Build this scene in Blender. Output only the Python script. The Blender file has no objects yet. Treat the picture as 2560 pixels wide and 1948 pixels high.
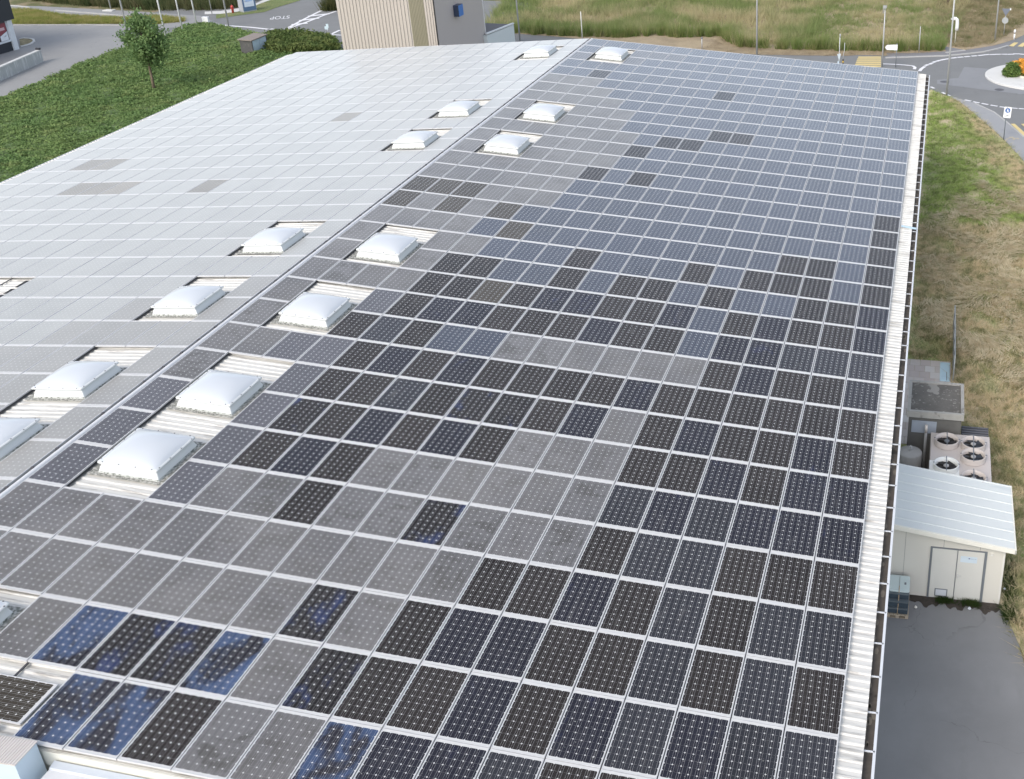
import bpy, bmesh, math, random
import numpy as np
from mathutils import Vector, Matrix
random.seed(7); RNG = np.random.default_rng(7)
R = math.radians
S = bpy.context.scene
COL = S.collection

# ------------------------------------------------------------------ camera
W0, H0 = 2560.0, 1948.0
FPX, CAMP = 2869.8356, Vector((20.0288, -15.5406, 22.4856))
YAW, PITCH, ROLL = -0.1866, 0.4844, -0.0132
PPX, PPY = 1796.2883, 912.7186
def cam_axes():
    cy, sy, cp, sp = math.cos(YAW), math.sin(YAW), math.cos(PITCH), math.sin(PITCH)
    f = Vector((sy*cp, cy*cp, -sp)); r = Vector((cy, -sy, 0)); u = r.cross(f)
    c, s = math.cos(ROLL), math.sin(ROLL)
    return c*r + s*u, -s*r + c*u, f
AR, AU, AF = cam_axes()
cd = bpy.data.cameras.new("camera"); cam = bpy.data.objects.new("camera", cd); COL.objects.link(cam)
m3 = Matrix((AR, AU, -AF)).transposed()
cam.matrix_world = Matrix.Translation(CAMP) @ m3.to_4x4()
cd.sensor_fit = 'HORIZONTAL'; cd.sensor_width = 36.0; cd.lens = FPX/W0*36.0
cd.shift_x = (W0/2 - PPX)/W0; cd.shift_y = (PPY - H0/2)/W0
cd.clip_start = 0.2; cd.clip_end = 4000
S.camera = cam
# ------------------------------------------------------------------ sky, sun, exposure
SUN_EL, SUN_AZ = 40.0, -160.0          # azimuth clockwise from +Y
wd = bpy.data.worlds.new("World"); S.world = wd; wd.use_nodes = True
nt = wd.node_tree; bg = nt.nodes["Background"]
sky = nt.nodes.new("ShaderNodeTexSky"); sky.sky_type = 'NISHITA'; sky.sun_disc = False
sky.sun_elevation = R(SUN_EL); sky.sun_rotation = R(SUN_AZ)
sky.altitude = 400; sky.air_density = 1.0; sky.dust_density = 3.0; sky.ozone_density = 1.0
hs = nt.nodes.new('ShaderNodeHueSaturation'); hs.inputs['Saturation'].default_value = .55      # thin high cloud whitens the sky
nt.links.new(sky.outputs[0], hs.inputs['Color']); nt.links.new(hs.outputs[0], bg.inputs[0]); bg.inputs[1].default_value = 0.15
sd = bpy.data.lights.new("sun", 'SUN'); sd.energy = 0.85; sd.angle = R(25); sd.color = (1.0, 0.91, 0.79)
sun = bpy.data.objects.new("sun", sd); COL.objects.link(sun)
tosun = Vector((math.sin(R(SUN_AZ))*math.cos(R(SUN_EL)), math.cos(R(SUN_AZ))*math.cos(R(SUN_EL)), math.sin(R(SUN_EL))))
sun.rotation_euler = tosun.to_track_quat('Z', 'Y').to_euler(); sun.location = (-60, 60, 60)
S.view_settings.view_transform = 'Standard'; S.view_settings.look = 'None'
S.view_settings.exposure = 0.9; S.view_settings.gamma = 1.0
S.render.engine = 'CYCLES'

# ------------------------------------------------------------------ helpers
def ray(px, py):
    return AR*((px-PPX)/FPX) - AU*((py-PPY)/FPX) + AF
def gp(px, py, z=0.0):
    """ground point whose image falls at native photo pixel px,py"""
    d = ray(px, py); k = (z-CAMP.z)/d.z; p = CAMP + d*k
    return Vector((p.x, p.y, z))
def pix(p):
    q = Vector(p) - CAMP; z = q.dot(AF)
    return PPX + FPX*q.dot(AR)/z, PPY - FPX*q.dot(AU)/z
def crop(x0, y0, s): return lambda x, y: (x0 + x/s, y0 + y/s)

class MB:
    def __init__(self): self.v = []; self.f = []; self.m = []; self.sm = []
    def quad(self, *p, m=0, smooth=False):
        i = len(self.v); self.v += [tuple(q) for q in p]; self.f.append(tuple(range(i, i+len(p)))); self.m.append(m); self.sm.append(smooth); return self
    def box(self, x0, y0, z0, x1, y1, z1, m=0, M=None):
        c = [Vector(p) for p in ((x0,y0,z0),(x1,y0,z0),(x1,y1,z0),(x0,y1,z0),(x0,y0,z1),(x1,y0,z1),(x1,y1,z1),(x0,y1,z1))]
        if M is not None: c = [M @ p for p in c]
        i = len(self.v); self.v += [tuple(p) for p in c]
        for f in ((0,3,2,1),(4,5,6,7),(0,1,5,4),(1,2,6,5),(2,3,7,6),(3,0,4,7)):
            self.f.append(tuple(i+k for k in f)); self.m.append(m); self.sm.append(False)
        return self
    def prism(self, poly, z0, z1, m=0):
        n = len(poly); i = len(self.v)
        self.v += [(p[0], p[1], z0) for p in poly] + [(p[0], p[1], z1) for p in poly]
        self.f.append(tuple(range(i+n, i+2*n))); self.m.append(m); self.sm.append(False)
        self.f.append(tuple(reversed(range(i, i+n)))); self.m.append(m); self.sm.append(False)
        for k in range(n):
            l = (k+1) % n; self.f.append((i+k, i+l, i+n+l, i+n+k)); self.m.append(m); self.sm.append(False)
        return self
    def loft(self, rings, m=0, cap=True, smooth=True):
        n = len(rings[0]); i = len(self.v)
        for r in rings: self.v += [tuple(p) for p in r]
        for a in range(len(rings)-1):
            for k in range(n):
                l = (k+1) % n
                self.f.append((i+a*n+k, i+a*n+l, i+(a+1)*n+l, i+(a+1)*n+k)); self.m.append(m); self.sm.append(smooth)
        if cap:
            self.f.append(tuple(reversed(range(i, i+n)))); self.m.append(m); self.sm.append(False)
            j = i+(len(rings)-1)*n; self.f.append(tuple(range(j, j+n))); self.m.append(m); self.sm.append(False)
        return self
    def tube(self, pts, r, n=10, m=0, r1=None):
        pts = [Vector(p) for p in pts]; rings = []
        for k, p in enumerate(pts):
            d = (pts[min(k+1, len(pts)-1)] - pts[max(k-1, 0)]).normalized()
            a = d.orthogonal().normalized() if k == 0 else (a - d*a.dot(d)).normalized()
            b = d.cross(a); rr = r if r1 is None else r + (r1-r)*k/max(1, len(pts)-1)
            rings.append([p + (a*math.cos(t) + b*math.sin(t))*rr for t in (2*math.pi*q/n for q in range(n))])
        return self.loft(rings, m)
    def disc(self, c, r, z=None, n=28, m=0):
        return self.quad(*[(c[0]+r*math.cos(2*math.pi*k/n), c[1]+r*math.sin(2*math.pi*k/n), c[2]) for k in range(n)], m=m)
    def build(self, name, mats, parent=None):
        me = bpy.data.meshes.new(name); me.from_pydata(self.v, [], self.f); 
        if not isinstance(mats, (list, tuple)): mats = [mats]
        for x in mats: me.materials.append(x)
        me.polygons.foreach_set('material_index', self.m); me.polygons.foreach_set('use_smooth', self.sm); me.update()
        o = bpy.data.objects.new(name, me); COL.objects.link(o)
        if parent is not None: o.parent = parent
        return o
def bevel(o, w, seg=2):
    b = o.modifiers.new('bevel', 'BEVEL'); b.width = w; b.segments = seg; b.limit_method = 'ANGLE'; b.angle_limit = R(40); return o
def np_mesh(name, v, f, mat, parent=None):
    me = bpy.data.meshes.new(name); v = np.asarray(v, np.float32); f = np.asarray(f, np.int32); k = f.shape[1]
    me.vertices.add(len(v)); me.vertices.foreach_set('co', v.ravel())
    me.loops.add(f.size); me.loops.foreach_set('vertex_index', f.ravel())
    me.polygons.add(len(f)); me.polygons.foreach_set('loop_start', np.arange(0, f.size, k, dtype=np.int32))
    me.materials.append(mat); me.update(calc_edges=True); me.validate()
    o = bpy.data.objects.new(name, me); COL.objects.link(o)
    if parent is not None: o.parent = parent
    return o
def tag(o, label=None, cat=None, group=None, kind=None):
    if label: o['label'] = label
    if cat: o['category'] = cat
    if group: o['group'] = group
    if kind: o['kind'] = kind
    return o
def thing(name, label, cat, loc=(0,0,0), rz=0.0, group=None):
    o = bpy.data.objects.new(name, None); COL.objects.link(o); o.location = loc; o.rotation_euler = (0,0,rz); o.empty_display_size = .2
    return tag(o, label, cat, group)
ORD = ['zeroth','first','second','third','fourth','fifth','sixth','seventh','eighth','ninth','tenth','eleventh','twelfth','thirteenth','fourteenth','fifteenth','sixteenth','seventeenth','eighteenth','nineteenth','twentieth','twenty-first','twenty-second','twenty-third','twenty-fourth','twenty-fifth','twenty-sixth','twenty-seventh','twenty-eighth','twenty-ninth','thirtieth','thirty-first','thirty-second']

# ------------------------------------------------------------------ node helpers
class NG:
    def __init__(self, name):
        self.mat = bpy.data.materials.new(name); self.mat.use_nodes = True
        self.t = self.mat.node_tree; self.b = self.t.nodes['Principled BSDF']
    def n(self, typ, **kw):
        x = self.t.nodes.new(typ)
        for k, v in kw.items(): setattr(x, k, v)
        return x
    def put(self, sock, v):
        if isinstance(v, bpy.types.NodeSocket): self.t.links.new(v, sock)
        else: sock.default_value = v
    def math(self, op, a, b=None, c=None, clamp=False):
        x = self.n('ShaderNodeMath', operation=op); x.use_clamp = clamp
        self.put(x.inputs[0], a)
        if b is not None: self.put(x.inputs[1], b)
        if c is not None: self.put(x.inputs[2], c)
        return x.outputs[0]
    def mix(self, f, a, b):
        x = self.n('ShaderNodeMix', data_type='RGBA'); self.put(x.inputs[0], f)
        for s, v in ((6, a), (7, b)): self.put(x.inputs[s], v if isinstance(v, bpy.types.NodeSocket) else (*v, 1.0))
        return x.outputs[2]
    def pos(self): return self.n('ShaderNodeNewGeometry').outputs['Position']
    def obj(self): return self.n('ShaderNodeTexCoord').outputs['Object']
    def noise(self, vec, scale, detail=4, rough=.55, dist=0.0):
        x = self.n('ShaderNodeTexNoise'); self.put(x.inputs['Vector'], vec); x.inputs['Scale'].default_value = scale
        x.inputs['Detail'].default_value = detail; x.inputs['Roughness'].default_value = rough; x.inputs['Distortion'].default_value = dist
        return x.outputs[0]
    def vmul(self, vec, s):
        x = self.n('ShaderNodeVectorMath', operation='MULTIPLY'); self.put(x.inputs[0], vec); x.inputs[1].default_value = s; return x.outputs[0]
    def ramp(self, f, a, b):
        x = self.n('ShaderNodeMapRange'); self.put(x.inputs[0], f); x.inputs[1].default_value = a; x.inputs[2].default_value = b
        x.interpolation_type = 'SMOOTHSTEP'; return x.outputs[0]
    def bump(self, h, strength, dist):
        x = self.n('ShaderNodeBump'); self.put(x.inputs['Height'], h); x.inputs['Strength'].default_value = strength; x.inputs['Distance'].default_value = dist
        self.t.links.new(x.outputs[0], self.b.inputs['Normal'])
    def out(self, color=None, rough=None, spec=None, metal=None):
        if color is not None: self.put(self.b.inputs['Base Color'], color if isinstance(color, bpy.types.NodeSocket) else (*color, 1.0))
        if rough is not None: self.put(self.b.inputs['Roughness'], rough)
        if spec is not None: self.put(self.b.inputs['Specular IOR Level'], spec)
        if metal is not None: self.put(self.b.inputs['Metallic'], metal)
        return self.mat
def plain(name, col, rough=.6, var=.12, scale=3.0, metal=0, spec=.5, dirt=None, dirt_scale=2.0, dirt_at=(.55,.75), stretch=None, bump=None):
    g = NG(name); v = g.obj()
    n = g.noise(v, scale, 5)
    c = g.mix(n, tuple(x*(1-var) for x in col), tuple(min(1, x*(1+var)) for x in col))
    if dirt:
        dv = g.vmul(v, stretch) if stretch else v
        c = g.mix(g.ramp(g.noise(dv, dirt_scale, 6, .65), *dirt_at), c, dirt)
    if bump: g.bump(g.noise(v, bump[0], 6), bump[1], bump[2])
    return g.out(c, rough, spec, metal)

M = {}
M['alu'] = plain('aluminium', (.58,.585,.59), .42, .08, metal=.1)
M['roofsheet'] = plain('white_roof_sheet', (.655,.645,.605), .5, .06, 1.5, dirt=(.30,.285,.26), dirt_scale=1.1, dirt_at=(.48,.74), stretch=(1,9,1))
M['ridge'] = plain('ridge_metal', (.66,.67,.68), .4, .05)
M['curb'] = plain('skylight_curb', (.64,.665,.66), .45, .04, 4, dirt=(.42,.43,.40), dirt_scale=9, dirt_at=(.66,.86))
M['screw'] = plain('screw_metal', (.10,.10,.11), .5)
M['black'] = plain('black_shadow_gap', (.02,.02,.02), .7)
M['gutterdirt'] = plain('gutter_dirt', (.13,.115,.10), .8, .4, 6, dirt=(.05,.045,.04), dirt_scale=2, dirt_at=(.55,.7))
M['gutterwhite'] = plain('gutter_paint', (.62,.645,.67), .45, .05)
M['wallcream'] = plain('cream_wall', (.66,.66,.60), .6, .05)
def moss():
    g = NG('mossy_apron'); v = g.obj()
    n = g.noise(v, 14, 8, .75); n2 = g.noise(v, 45, 3)
    c = g.mix(g.ramp(n, .42, .62), (.16,.165,.145), (.56,.55,.51)); c = g.mix(g.ramp(n2, .6, .75), c, (.62,.61,.58))
    g.bump(n, .6, .02); return g.out(c, .9, .2)
M['moss'] = moss(); M['moss2'] = plain('mossy_curb_base', (.50,.52,.49), .8, .2, 10, dirt=(.12,.13,.11), dirt_scale=22, dirt_at=(.48,.60))
def dome():
    g = NG('opal_acrylic'); g.out((.60,.63,.66), .13, .75); g.b.inputs['Subsurface Weight'].default_value = .25
    g.b.inputs['Subsurface Radius'].default_value = (.1,.1,.1); return g.mat
M['dome'] = dome()

# ------------------------------------------------------------------ solar cell materials
PUp, PVp, GAP, SL = 1.01, 1.7093, 0.1144, 0.0706
PW, PL = 0.986, 1.697
def cells(name, cell, rough, spec, sheen=0.0, dust=None, stain=None, smudge=None, vary=.18):
    g = NG(name)
    uv = g.n('ShaderNodeUVMap'); uv.uv_map = 'UVMap'
    sp = g.n('ShaderNodeSeparateXYZ'); g.t.links.new(uv.outputs[0], sp.inputs[0]); u, v = sp.outputs[0], sp.outputs[1]
    P = .157
    cu = g.math('ADD', g.math('DIVIDE', u, P), 3.0); cv = g.math('ADD', g.math('DIVIDE', v, P), 5.0)
    fu = g.math('MULTIPLY', g.math('ABSOLUTE', g.math('SUBTRACT', g.math('FRACT', cu), .5)), P)
    fv = g.math('MULTIPLY', g.math('ABSOLUTE', g.math('SUBTRACT', g.math('FRACT', cv), .5)), P)
    inside = g.math('MULTIPLY', g.math('LESS_THAN', g.math('ABSOLUTE', u), 3*P), g.math('LESS_THAN', g.math('ABSOLUTE', v), 5*P))
    cellm = g.math('MULTIPLY', g.math('LESS_THAN', fu, P/2-.0009), g.math('LESS_THAN', fv, P/2-.0004))
    cellm = g.math('MULTIPLY', cellm, g.math('LESS_THAN', g.math('ADD', fu, fv), P-.0202))
    cellm = g.math('MULTIPLY', cellm, inside)
    bus = g.math('MULTIPLY', g.math('LESS_THAN', g.math('ABSOLUTE', g.math('SUBTRACT', fu, .039)), .0013), inside)
    pos = g.pos(); ps = g.n('ShaderNodeSeparateXYZ'); g.t.links.new(pos, ps.inputs[0])
    X, Y = ps.outputs[0], ps.outputs[1]
    ix = g.math('FLOOR', g.math('DIVIDE', g.math('SUBTRACT', X, g.math('MULTIPLY', g.math('SIGN', X), GAP)), PUp*math.cos(SL)))
    iy = g.math('FLOOR', g.math('DIVIDE', Y, PVp))
    cb = g.n('ShaderNodeCombineXYZ'); g.t.links.new(ix, cb.inputs[0]); g.t.links.new(iy, cb.inputs[1])
    wn = g.n('ShaderNodeTexWhiteNoise'); wn.noise_dimensions = '3D'; g.t.links.new(cb.outputs[0], wn.inputs['Vector'])
    rnd = wn.outputs[0]; sc = g.n('ShaderNodeSeparateColor'); g.t.links.new(wn.outputs[1], sc.inputs[0])
    base = g.mix(rnd, tuple(c*(1-vary) for c in cell), tuple(c*(1+vary) for c in cell))
    n = g.noise(pos, .9, 5, .6)
    base = g.mix(g.math('MULTIPLY', g.ramp(n, .35, .7), .35), base, tuple(c*1.35+.004 for c in cell))
    base = g.mix(g.math('MULTIPLY', g.ramp(g.noise(pos, 9, 4), .62, .9), .35), base, tuple(c*.8+.03 for c in cell))
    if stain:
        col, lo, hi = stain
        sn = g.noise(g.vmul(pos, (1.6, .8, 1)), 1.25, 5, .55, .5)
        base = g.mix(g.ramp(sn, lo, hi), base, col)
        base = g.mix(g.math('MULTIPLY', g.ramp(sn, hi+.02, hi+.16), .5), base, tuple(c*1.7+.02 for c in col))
    if smudge:
        sn = g.noise(pos, 1.8, 6, .6, .8)
        edge = g.math('MAXIMUM', g.math('ABSOLUTE', g.math('DIVIDE', u, .47)), g.math('ABSOLUTE', g.math('DIVIDE', v, .785)))
        k = g.math('MULTIPLY', g.ramp(sn, .45, .62), g.ramp(edge, 1.0, .8))
        base = g.mix(g.math('MULTIPLY', k, .9), base, smudge)
        k2 = g.math('MULTIPLY', g.math('MULTIPLY', g.ramp(edge, .72, .86), g.ramp(edge, .98, .88)), g.ramp(g.noise(pos, 2.6, 3), .5, .62))
        base = g.mix(g.math('MULTIPLY', k2, .45), base, smudge)
    base = g.mix(g.math('MULTIPLY', g.ramp(g.noise(pos, 19, 2, .4), .735, .765), .6), base, (.5,.5,.47))
    base = g.mix(g.math('MULTIPLY', g.ramp(g.noise(g.vmul(pos, (5,.6,1)), 2.2, 4), .56, .8), .22), base, (.24,.235,.22))
    grid = (.58,.58,.57)
    c = g.mix(cellm, grid, base); c = g.mix(g.math('MULTIPLY', bus, .75), c, (.55,.55,.56))
    fd = g.ramp(g.math('ABSOLUTE', v), .70, .80)
    if dust: c = g.mix(g.math('MULTIPLY', g.ramp(g.noise(pos, .35, 3), .3, .7), dust), c, (.36,.345,.31))
    g.out(c, rough, spec); g.b.inputs['Sheen Weight'].default_value = sheen; g.b.inputs['Sheen Roughness'].default_value = .35
    return g.mat
CELL = {
 'D': cells('cells_black_brown', (.026,.0225,.021), .13, .17),
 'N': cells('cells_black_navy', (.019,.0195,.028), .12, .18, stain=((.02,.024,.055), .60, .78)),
 'B': cells('cells_slate_navy', (.027,.028,.034), .15, .25),
 'E': cells('cells_blue_grey', (.032,.039,.060), .2, .6, .15),
 'H': cells('cells_mid_grey', (.074,.073,.083), .25, .5, .2),
 'G': cells('cells_dusty_grey', (.110,.106,.106), .32, .5, .25, smudge=(.082,.077,.073), dust=.16),
 'W': cells('cells_smudged_grey', (.112,.109,.109), .32, .48, .25, smudge=(.062,.058,.053), dust=.08),
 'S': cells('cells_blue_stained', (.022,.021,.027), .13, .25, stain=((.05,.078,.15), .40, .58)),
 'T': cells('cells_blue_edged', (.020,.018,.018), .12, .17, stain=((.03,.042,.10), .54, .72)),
 'O': cells('cells_olive_brown', (.060,.052,.040), .14, .18),
 'L': cells('cells_pale_sky_glare', (.275,.275,.252), .28, .8, .8, dust=.10, vary=.10),  # left slope: bright sky reflection at grazing view put into the base colour
 'K': cells('cells_warm_sky_glare', (.245,.24,.225), .32, .55, .55, dust=.15, vary=.08),  # near left panels: weaker sky reflection, also put into the base colour
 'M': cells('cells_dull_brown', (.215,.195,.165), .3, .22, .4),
}
LOOK = {'D':'black-brown','N':'navy-black','B':'slate navy','E':'blue-grey','H':'mid-grey','G':'dusty grey','W':'smudged grey','S':'blue-stained','T':'blue-edged black','O':'olive-brown','L':'pale grey','K':'warm grey','M':'dull brown'}
RIGHT = """DDDDDBNNSGWDSS.....
BBNBNDNDDTGSTTSG..G
DBDBDDNNDGTGGGGGGGG
BBDBDNDDWGGGGGWGGGG
DDDBBDWGWTWWDWGH..H
NNNBNBWGGGWGDNDH..H
NNDNDDGGGDNDNDTH..H
DNDDNDGNDTTDBDDH..W
DDDDDDNDDDDNDNDHHGG
BDDNDGGGGWWEEDBD..W
BBBNNEDDNDDDNNDH..G
NDDNDENDDNNDODDGGWG
NDDEEDEDDEDEEDDG..G
DEDDDEDEEEDEEEGG..G
DEDDEEEEEEEEEOEGGGG
DEEEEEEEEEEEEEOGOGO
DEEEEEEEEEEEEGGGOOO
DEEEEEEEEEEEEGGGGGG
EEEEEEEEEEDEDGGGGGG
EEEEEEEEEEEEGGGG..G
EEEEEEEEEEEDGGGG..G
EEEEEEEEEDDEGGGGGGG
EEEEEEEDDEEEEGGG..G
EEEEEEEEEEEEEGGG..G
EEEEEEEEEEEEEEGGGGG
EEEEEEEEEEEEEEEGGGG
EEEEEEEEEDEEEEEEGGG
EEEEEEEEEEEEEEEEDEE
EEEEEEEEEEEEEEEEEEE
EEEEEEEEEEEEEEEH..H
EEEEEEEEEEEEEHHH..E
EEEEEEEEEEEEEEEEEEE""".split()
OPEN_ROWS = (-2, -1, 2, 3, 4, 5, 7, 8, 10, 11, 17, 18, 20, 21, 27, 28)
LEXC = {(16,16),(15,16),(14,14),(13,14),(12,14),(8,14),(7,20)}
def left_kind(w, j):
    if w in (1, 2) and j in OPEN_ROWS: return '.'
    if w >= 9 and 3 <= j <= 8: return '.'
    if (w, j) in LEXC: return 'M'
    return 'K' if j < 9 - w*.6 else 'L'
RZ = 8.0
def slope_pt(side, d, y, up=0.0):
    """point on the right (+1) or left (-1) slope, d metres down from the ridge"""
    return Vector((side*(d*math.cos(SL) + up*math.sin(SL)), y, RZ - d*math.sin(SL) + up*math.cos(SL)))
def panel_centre(side, c, j):
    d = GAP + ((19-c-.5) if side > 0 else (c+.5))*PUp
    return slope_pt(side, d, (j+.5)*PVp)
def frame_geo():
    b = MB(); w, l, t, h = PW/2, PL/2, .019, .038
    for x0, y0, x1, y1 in ((-w,-l,w,-l+t), (-w,l-t,w,l), (-w,-l+t,-w+t,l-t), (w-t,-l+t,w,l-t)): b.box(x0, y0, -h, x1, y1, .003)
    return b
fb = frame_geo()
fmesh = bpy.data.meshes.new('frame'); fmesh.from_pydata(fb.v, [], fb.f); fmesh.materials.append(M['alu'])
GW, GL = PW/2-.018, PL/2-.018
def glass_mesh(k):
    me = bpy.data.meshes.new('glass_face'); me.from_pydata([(-GW,-GL,0),(GW,-GL,0),(GW,GL,0),(-GW,GL,0)], [], [(0,1,2,3)])
    uv = me.uv_layers.new(name='UVMap'); uv.data.foreach_set('uv', [-GW,-GL,GW,-GL,GW,GL,-GW,GL]); me.materials.append(CELL[k]); return me
GM = {k: glass_mesh(k) for k in CELL}
allp = []
for side in (1, -1):
    for j in range(-2, 30):
        for c in range(19):
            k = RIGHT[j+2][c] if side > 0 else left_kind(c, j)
            if k == '.': continue
            ctr = panel_centre(side, c, j)
            q = [pix(ctr + Vector((sx*PW/2, sy*PL/2, 0))) for sx, sy in ((-1,-1),(1,-1),(1,1),(-1,1))]
            q = [(min(max(x, 0), W0), min(max(y, 0), H0)) for x, y in q]
            ar = abs(sum(q[i][0]*q[(i+1)%4][1] - q[(i+1)%4][0]*q[i][1] for i in range(4)))/2
            allp.append((ar, side, c, j, k, ctr))
allp.sort(key=lambda a: -a[0])
def panel(side, c, j, k, ctr, label):
    o = thing('solar_panel', label, 'solar panel', ctr, 0, 'solar panels on the warehouse roof')
    o.rotation_euler = (RNG.normal(0, .0022), side*SL + RNG.normal(0, .003), RNG.normal(0, .0012)); o.location.y += RNG.normal(0, .003)
    for nm, me in (('frame', fmesh), ('glass_face', GM[k])):
        p = bpy.data.objects.new(nm, me); COL.objects.link(p); p.parent = o
    return o
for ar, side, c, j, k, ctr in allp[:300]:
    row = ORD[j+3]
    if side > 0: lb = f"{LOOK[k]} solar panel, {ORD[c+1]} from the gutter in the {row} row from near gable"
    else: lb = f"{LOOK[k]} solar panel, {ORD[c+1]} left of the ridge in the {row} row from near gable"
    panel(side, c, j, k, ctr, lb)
def rest_panels(items):
    v, f, mi, uv = [], [], [], []; ks = list(CELL)
    for ar, side, c, j, k, ctr in items:
        Mx = Matrix.Translation(ctr) @ Matrix.Rotation(side*SL, 4, 'Y')
        i = len(v); v += [tuple(Mx @ Vector(p)) for p in fb.v]
        for q in fb.f: f.append(tuple(i+a for a in q)); mi.append(0); uv += [0.9]*8
        i = len(v); v += [tuple(Mx @ Vector(p)) for p in ((-GW,-GL,0),(GW,-GL,0),(GW,GL,0),(-GW,GL,0))]
        f.append((i,i+1,i+2,i+3)); mi.append(1+ks.index(k)); uv += [-GW,-GL,GW,-GL,GW,GL,-GW,GL]
    me = bpy.data.meshes.new('solar_panels'); me.from_pydata(v, [], f); me.materials.append(M['alu'])
    for k in ks: me.materials.append(CELL[k])
    me.polygons.foreach_set('material_index', mi); l = me.uv_layers.new(name='UVMap'); l.data.foreach_set('uv', uv); me.update()
    o = bpy.data.objects.new('solar_panels', me); COL.objects.link(o)
    tag(o, 'far rows of blue-grey and pale solar panels covering the upper roof slopes', 'solar panels', None, 'stuff')
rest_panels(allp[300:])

# ------------------------------------------------------------------ warehouse
Y0, Y1 = -2*PVp - .02, 30*PVp + .05
DE = GAP + 19*PUp + .47           # eave edge of the roof sheet
wh = thing('warehouse', 'large low warehouse with white sheet gable roof under the solar panels', 'warehouse', (0, 0, 0))
DROP = .085
def roof_sheet(side):
    b = MB(); prof = []; y = Y0; per = .207
    while y < Y1-.001:
        for dy, h in ((0,0),(.11,0),(.135,.024),(.18,.024)):
            if y+dy < Y1: prof.append((y+dy, h))
        y += per
    prof.append((Y1, 0))
    ds = [0.0, 5.0, 10.0, 15.0, DE]
    for a in range(len(ds)-1):
        for (ya, ha), (yb, hb) in zip(prof, prof[1:]):
            p = [slope_pt(side, ds[a], ya, ha-DROP-.036), slope_pt(side, ds[a+1], ya, ha-DROP-.036), slope_pt(side, ds[a+1], yb, hb-DROP-.036), slope_pt(side, ds[a], yb, hb-DROP-.036)]
            b.quad(*(p if side > 0 else p[::-1]))
    return b.build('roof_slope', M['roofsheet'], wh)
for s in (1, -1): roof_sheet(s)
# rails below the panels close the gap to the sheet
rb = MB()
for side in (1, -1):
    for d in (GAP+.06, GAP+19*PUp-.06):
        p = slope_pt(side, d, 0, -.10); rb.box(p.x-.02, Y0+.1, p.z-.01, p.x+.02, Y1-.1, p.z+.055)
rb.build('edge_rail', M['alu'], wh)
M['rail'] = plain('rail_shadowed', (.055,.055,.06), .6)  # rails coloured dark to paint shade into the gaps between panel columns
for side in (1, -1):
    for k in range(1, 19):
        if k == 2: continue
        q = slope_pt(side, GAP + k*PUp, 0, -.072); c = MB(); c.box(q.x-.022, Y0+.12, q.z-.006, q.x+.022, Y1-.12, q.z+.012); c.build('gap_shade_rail', M['rail'], wh)
b = MB()   # rounded ridge capping right of the dark gap
ring = lambda y: [Vector((.035+.062*math.cos(t), y, RZ-.045+.065*math.sin(t))) for t in (math.pi*q/8 for q in range(9))]
b.loft([ring(Y0+.05), ring(Y1-.05)], cap=False); b.box(-.06, Y0+.05, RZ-.17, .10, Y1-.05, RZ-.075, m=1)
b.build('ridge_cap', [M['ridge'], M['black']], wh)
y = Y0+.5
while y < Y1-.3:
    b = MB(); b.box(-.115, y, RZ-.055, -.055, y+.05, RZ+.004); b.build('ridge_clip', M['screw'], wh); y += PVp/2
# eave gutters with brackets
for side in (1, -1):
    e = slope_pt(side, DE, 0, -DROP-.04); xi, xo, zt = e.x - side*.05, e.x + side*.20, e.z - .05
    b = MB()
    lo, hi = min(xi, xo), max(xi, xo)
    b.box(lo, Y0, zt-.20, hi, Y1, zt-.16, m=0)                       # bottom
    b.box(min(xo, xo-side*.012), Y0, zt-.16, max(xo, xo-side*.012), Y1, zt-.02, m=1)
    b.box(min(xi, xi+side*.012), Y0, zt-.16, max(xi, xi+side*.012), Y1, zt-.03, m=1)
    b.box(min(xo-side*.035, xo+side*.02), Y0-.01, zt-.02, max(xo-side*.035, xo+side*.02), Y1+.01, zt+.012, m=2)
    for yy in (Y0, Y1-.012): b.box(lo+.02, yy, zt-.16, hi-.02, yy+.012, zt-.03, m=1)
    gt = b.build('gutter', [M['gutterdirt'], plain('gutter_side', (.09,.085,.08), .7, .3, 4), M['gutterwhite']], wh)
    y = Y0 + .45; k = 0
    while y < Y1:
        c = MB(); c.box(min(e.x-side*.03, xo), y-.017, zt-.006, max(e.x-side*.03, xo), y+.017, zt+.012); c.build('bracket', M['gutterwhite'], gt); y += .98; k += 1
    if side > 0:
        c = MB()
        for q in range(90):
            yy = random.uniform(Y0, 33); xx = random.uniform(lo+.04, hi-.05); r_ = random.uniform(.03, .09)
            c.quad(*[(xx+.6*r_*math.cos(t), yy+1.6*r_*math.sin(t), zt-.155) for t in (math.pi*p/3 for p in range(6))], m=0)
        c.build('gutter_sludge', plain('leaf_sludge', (.24,.215,.18), .9, .3, 9), gt)['kind'] = 'stuff'
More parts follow.
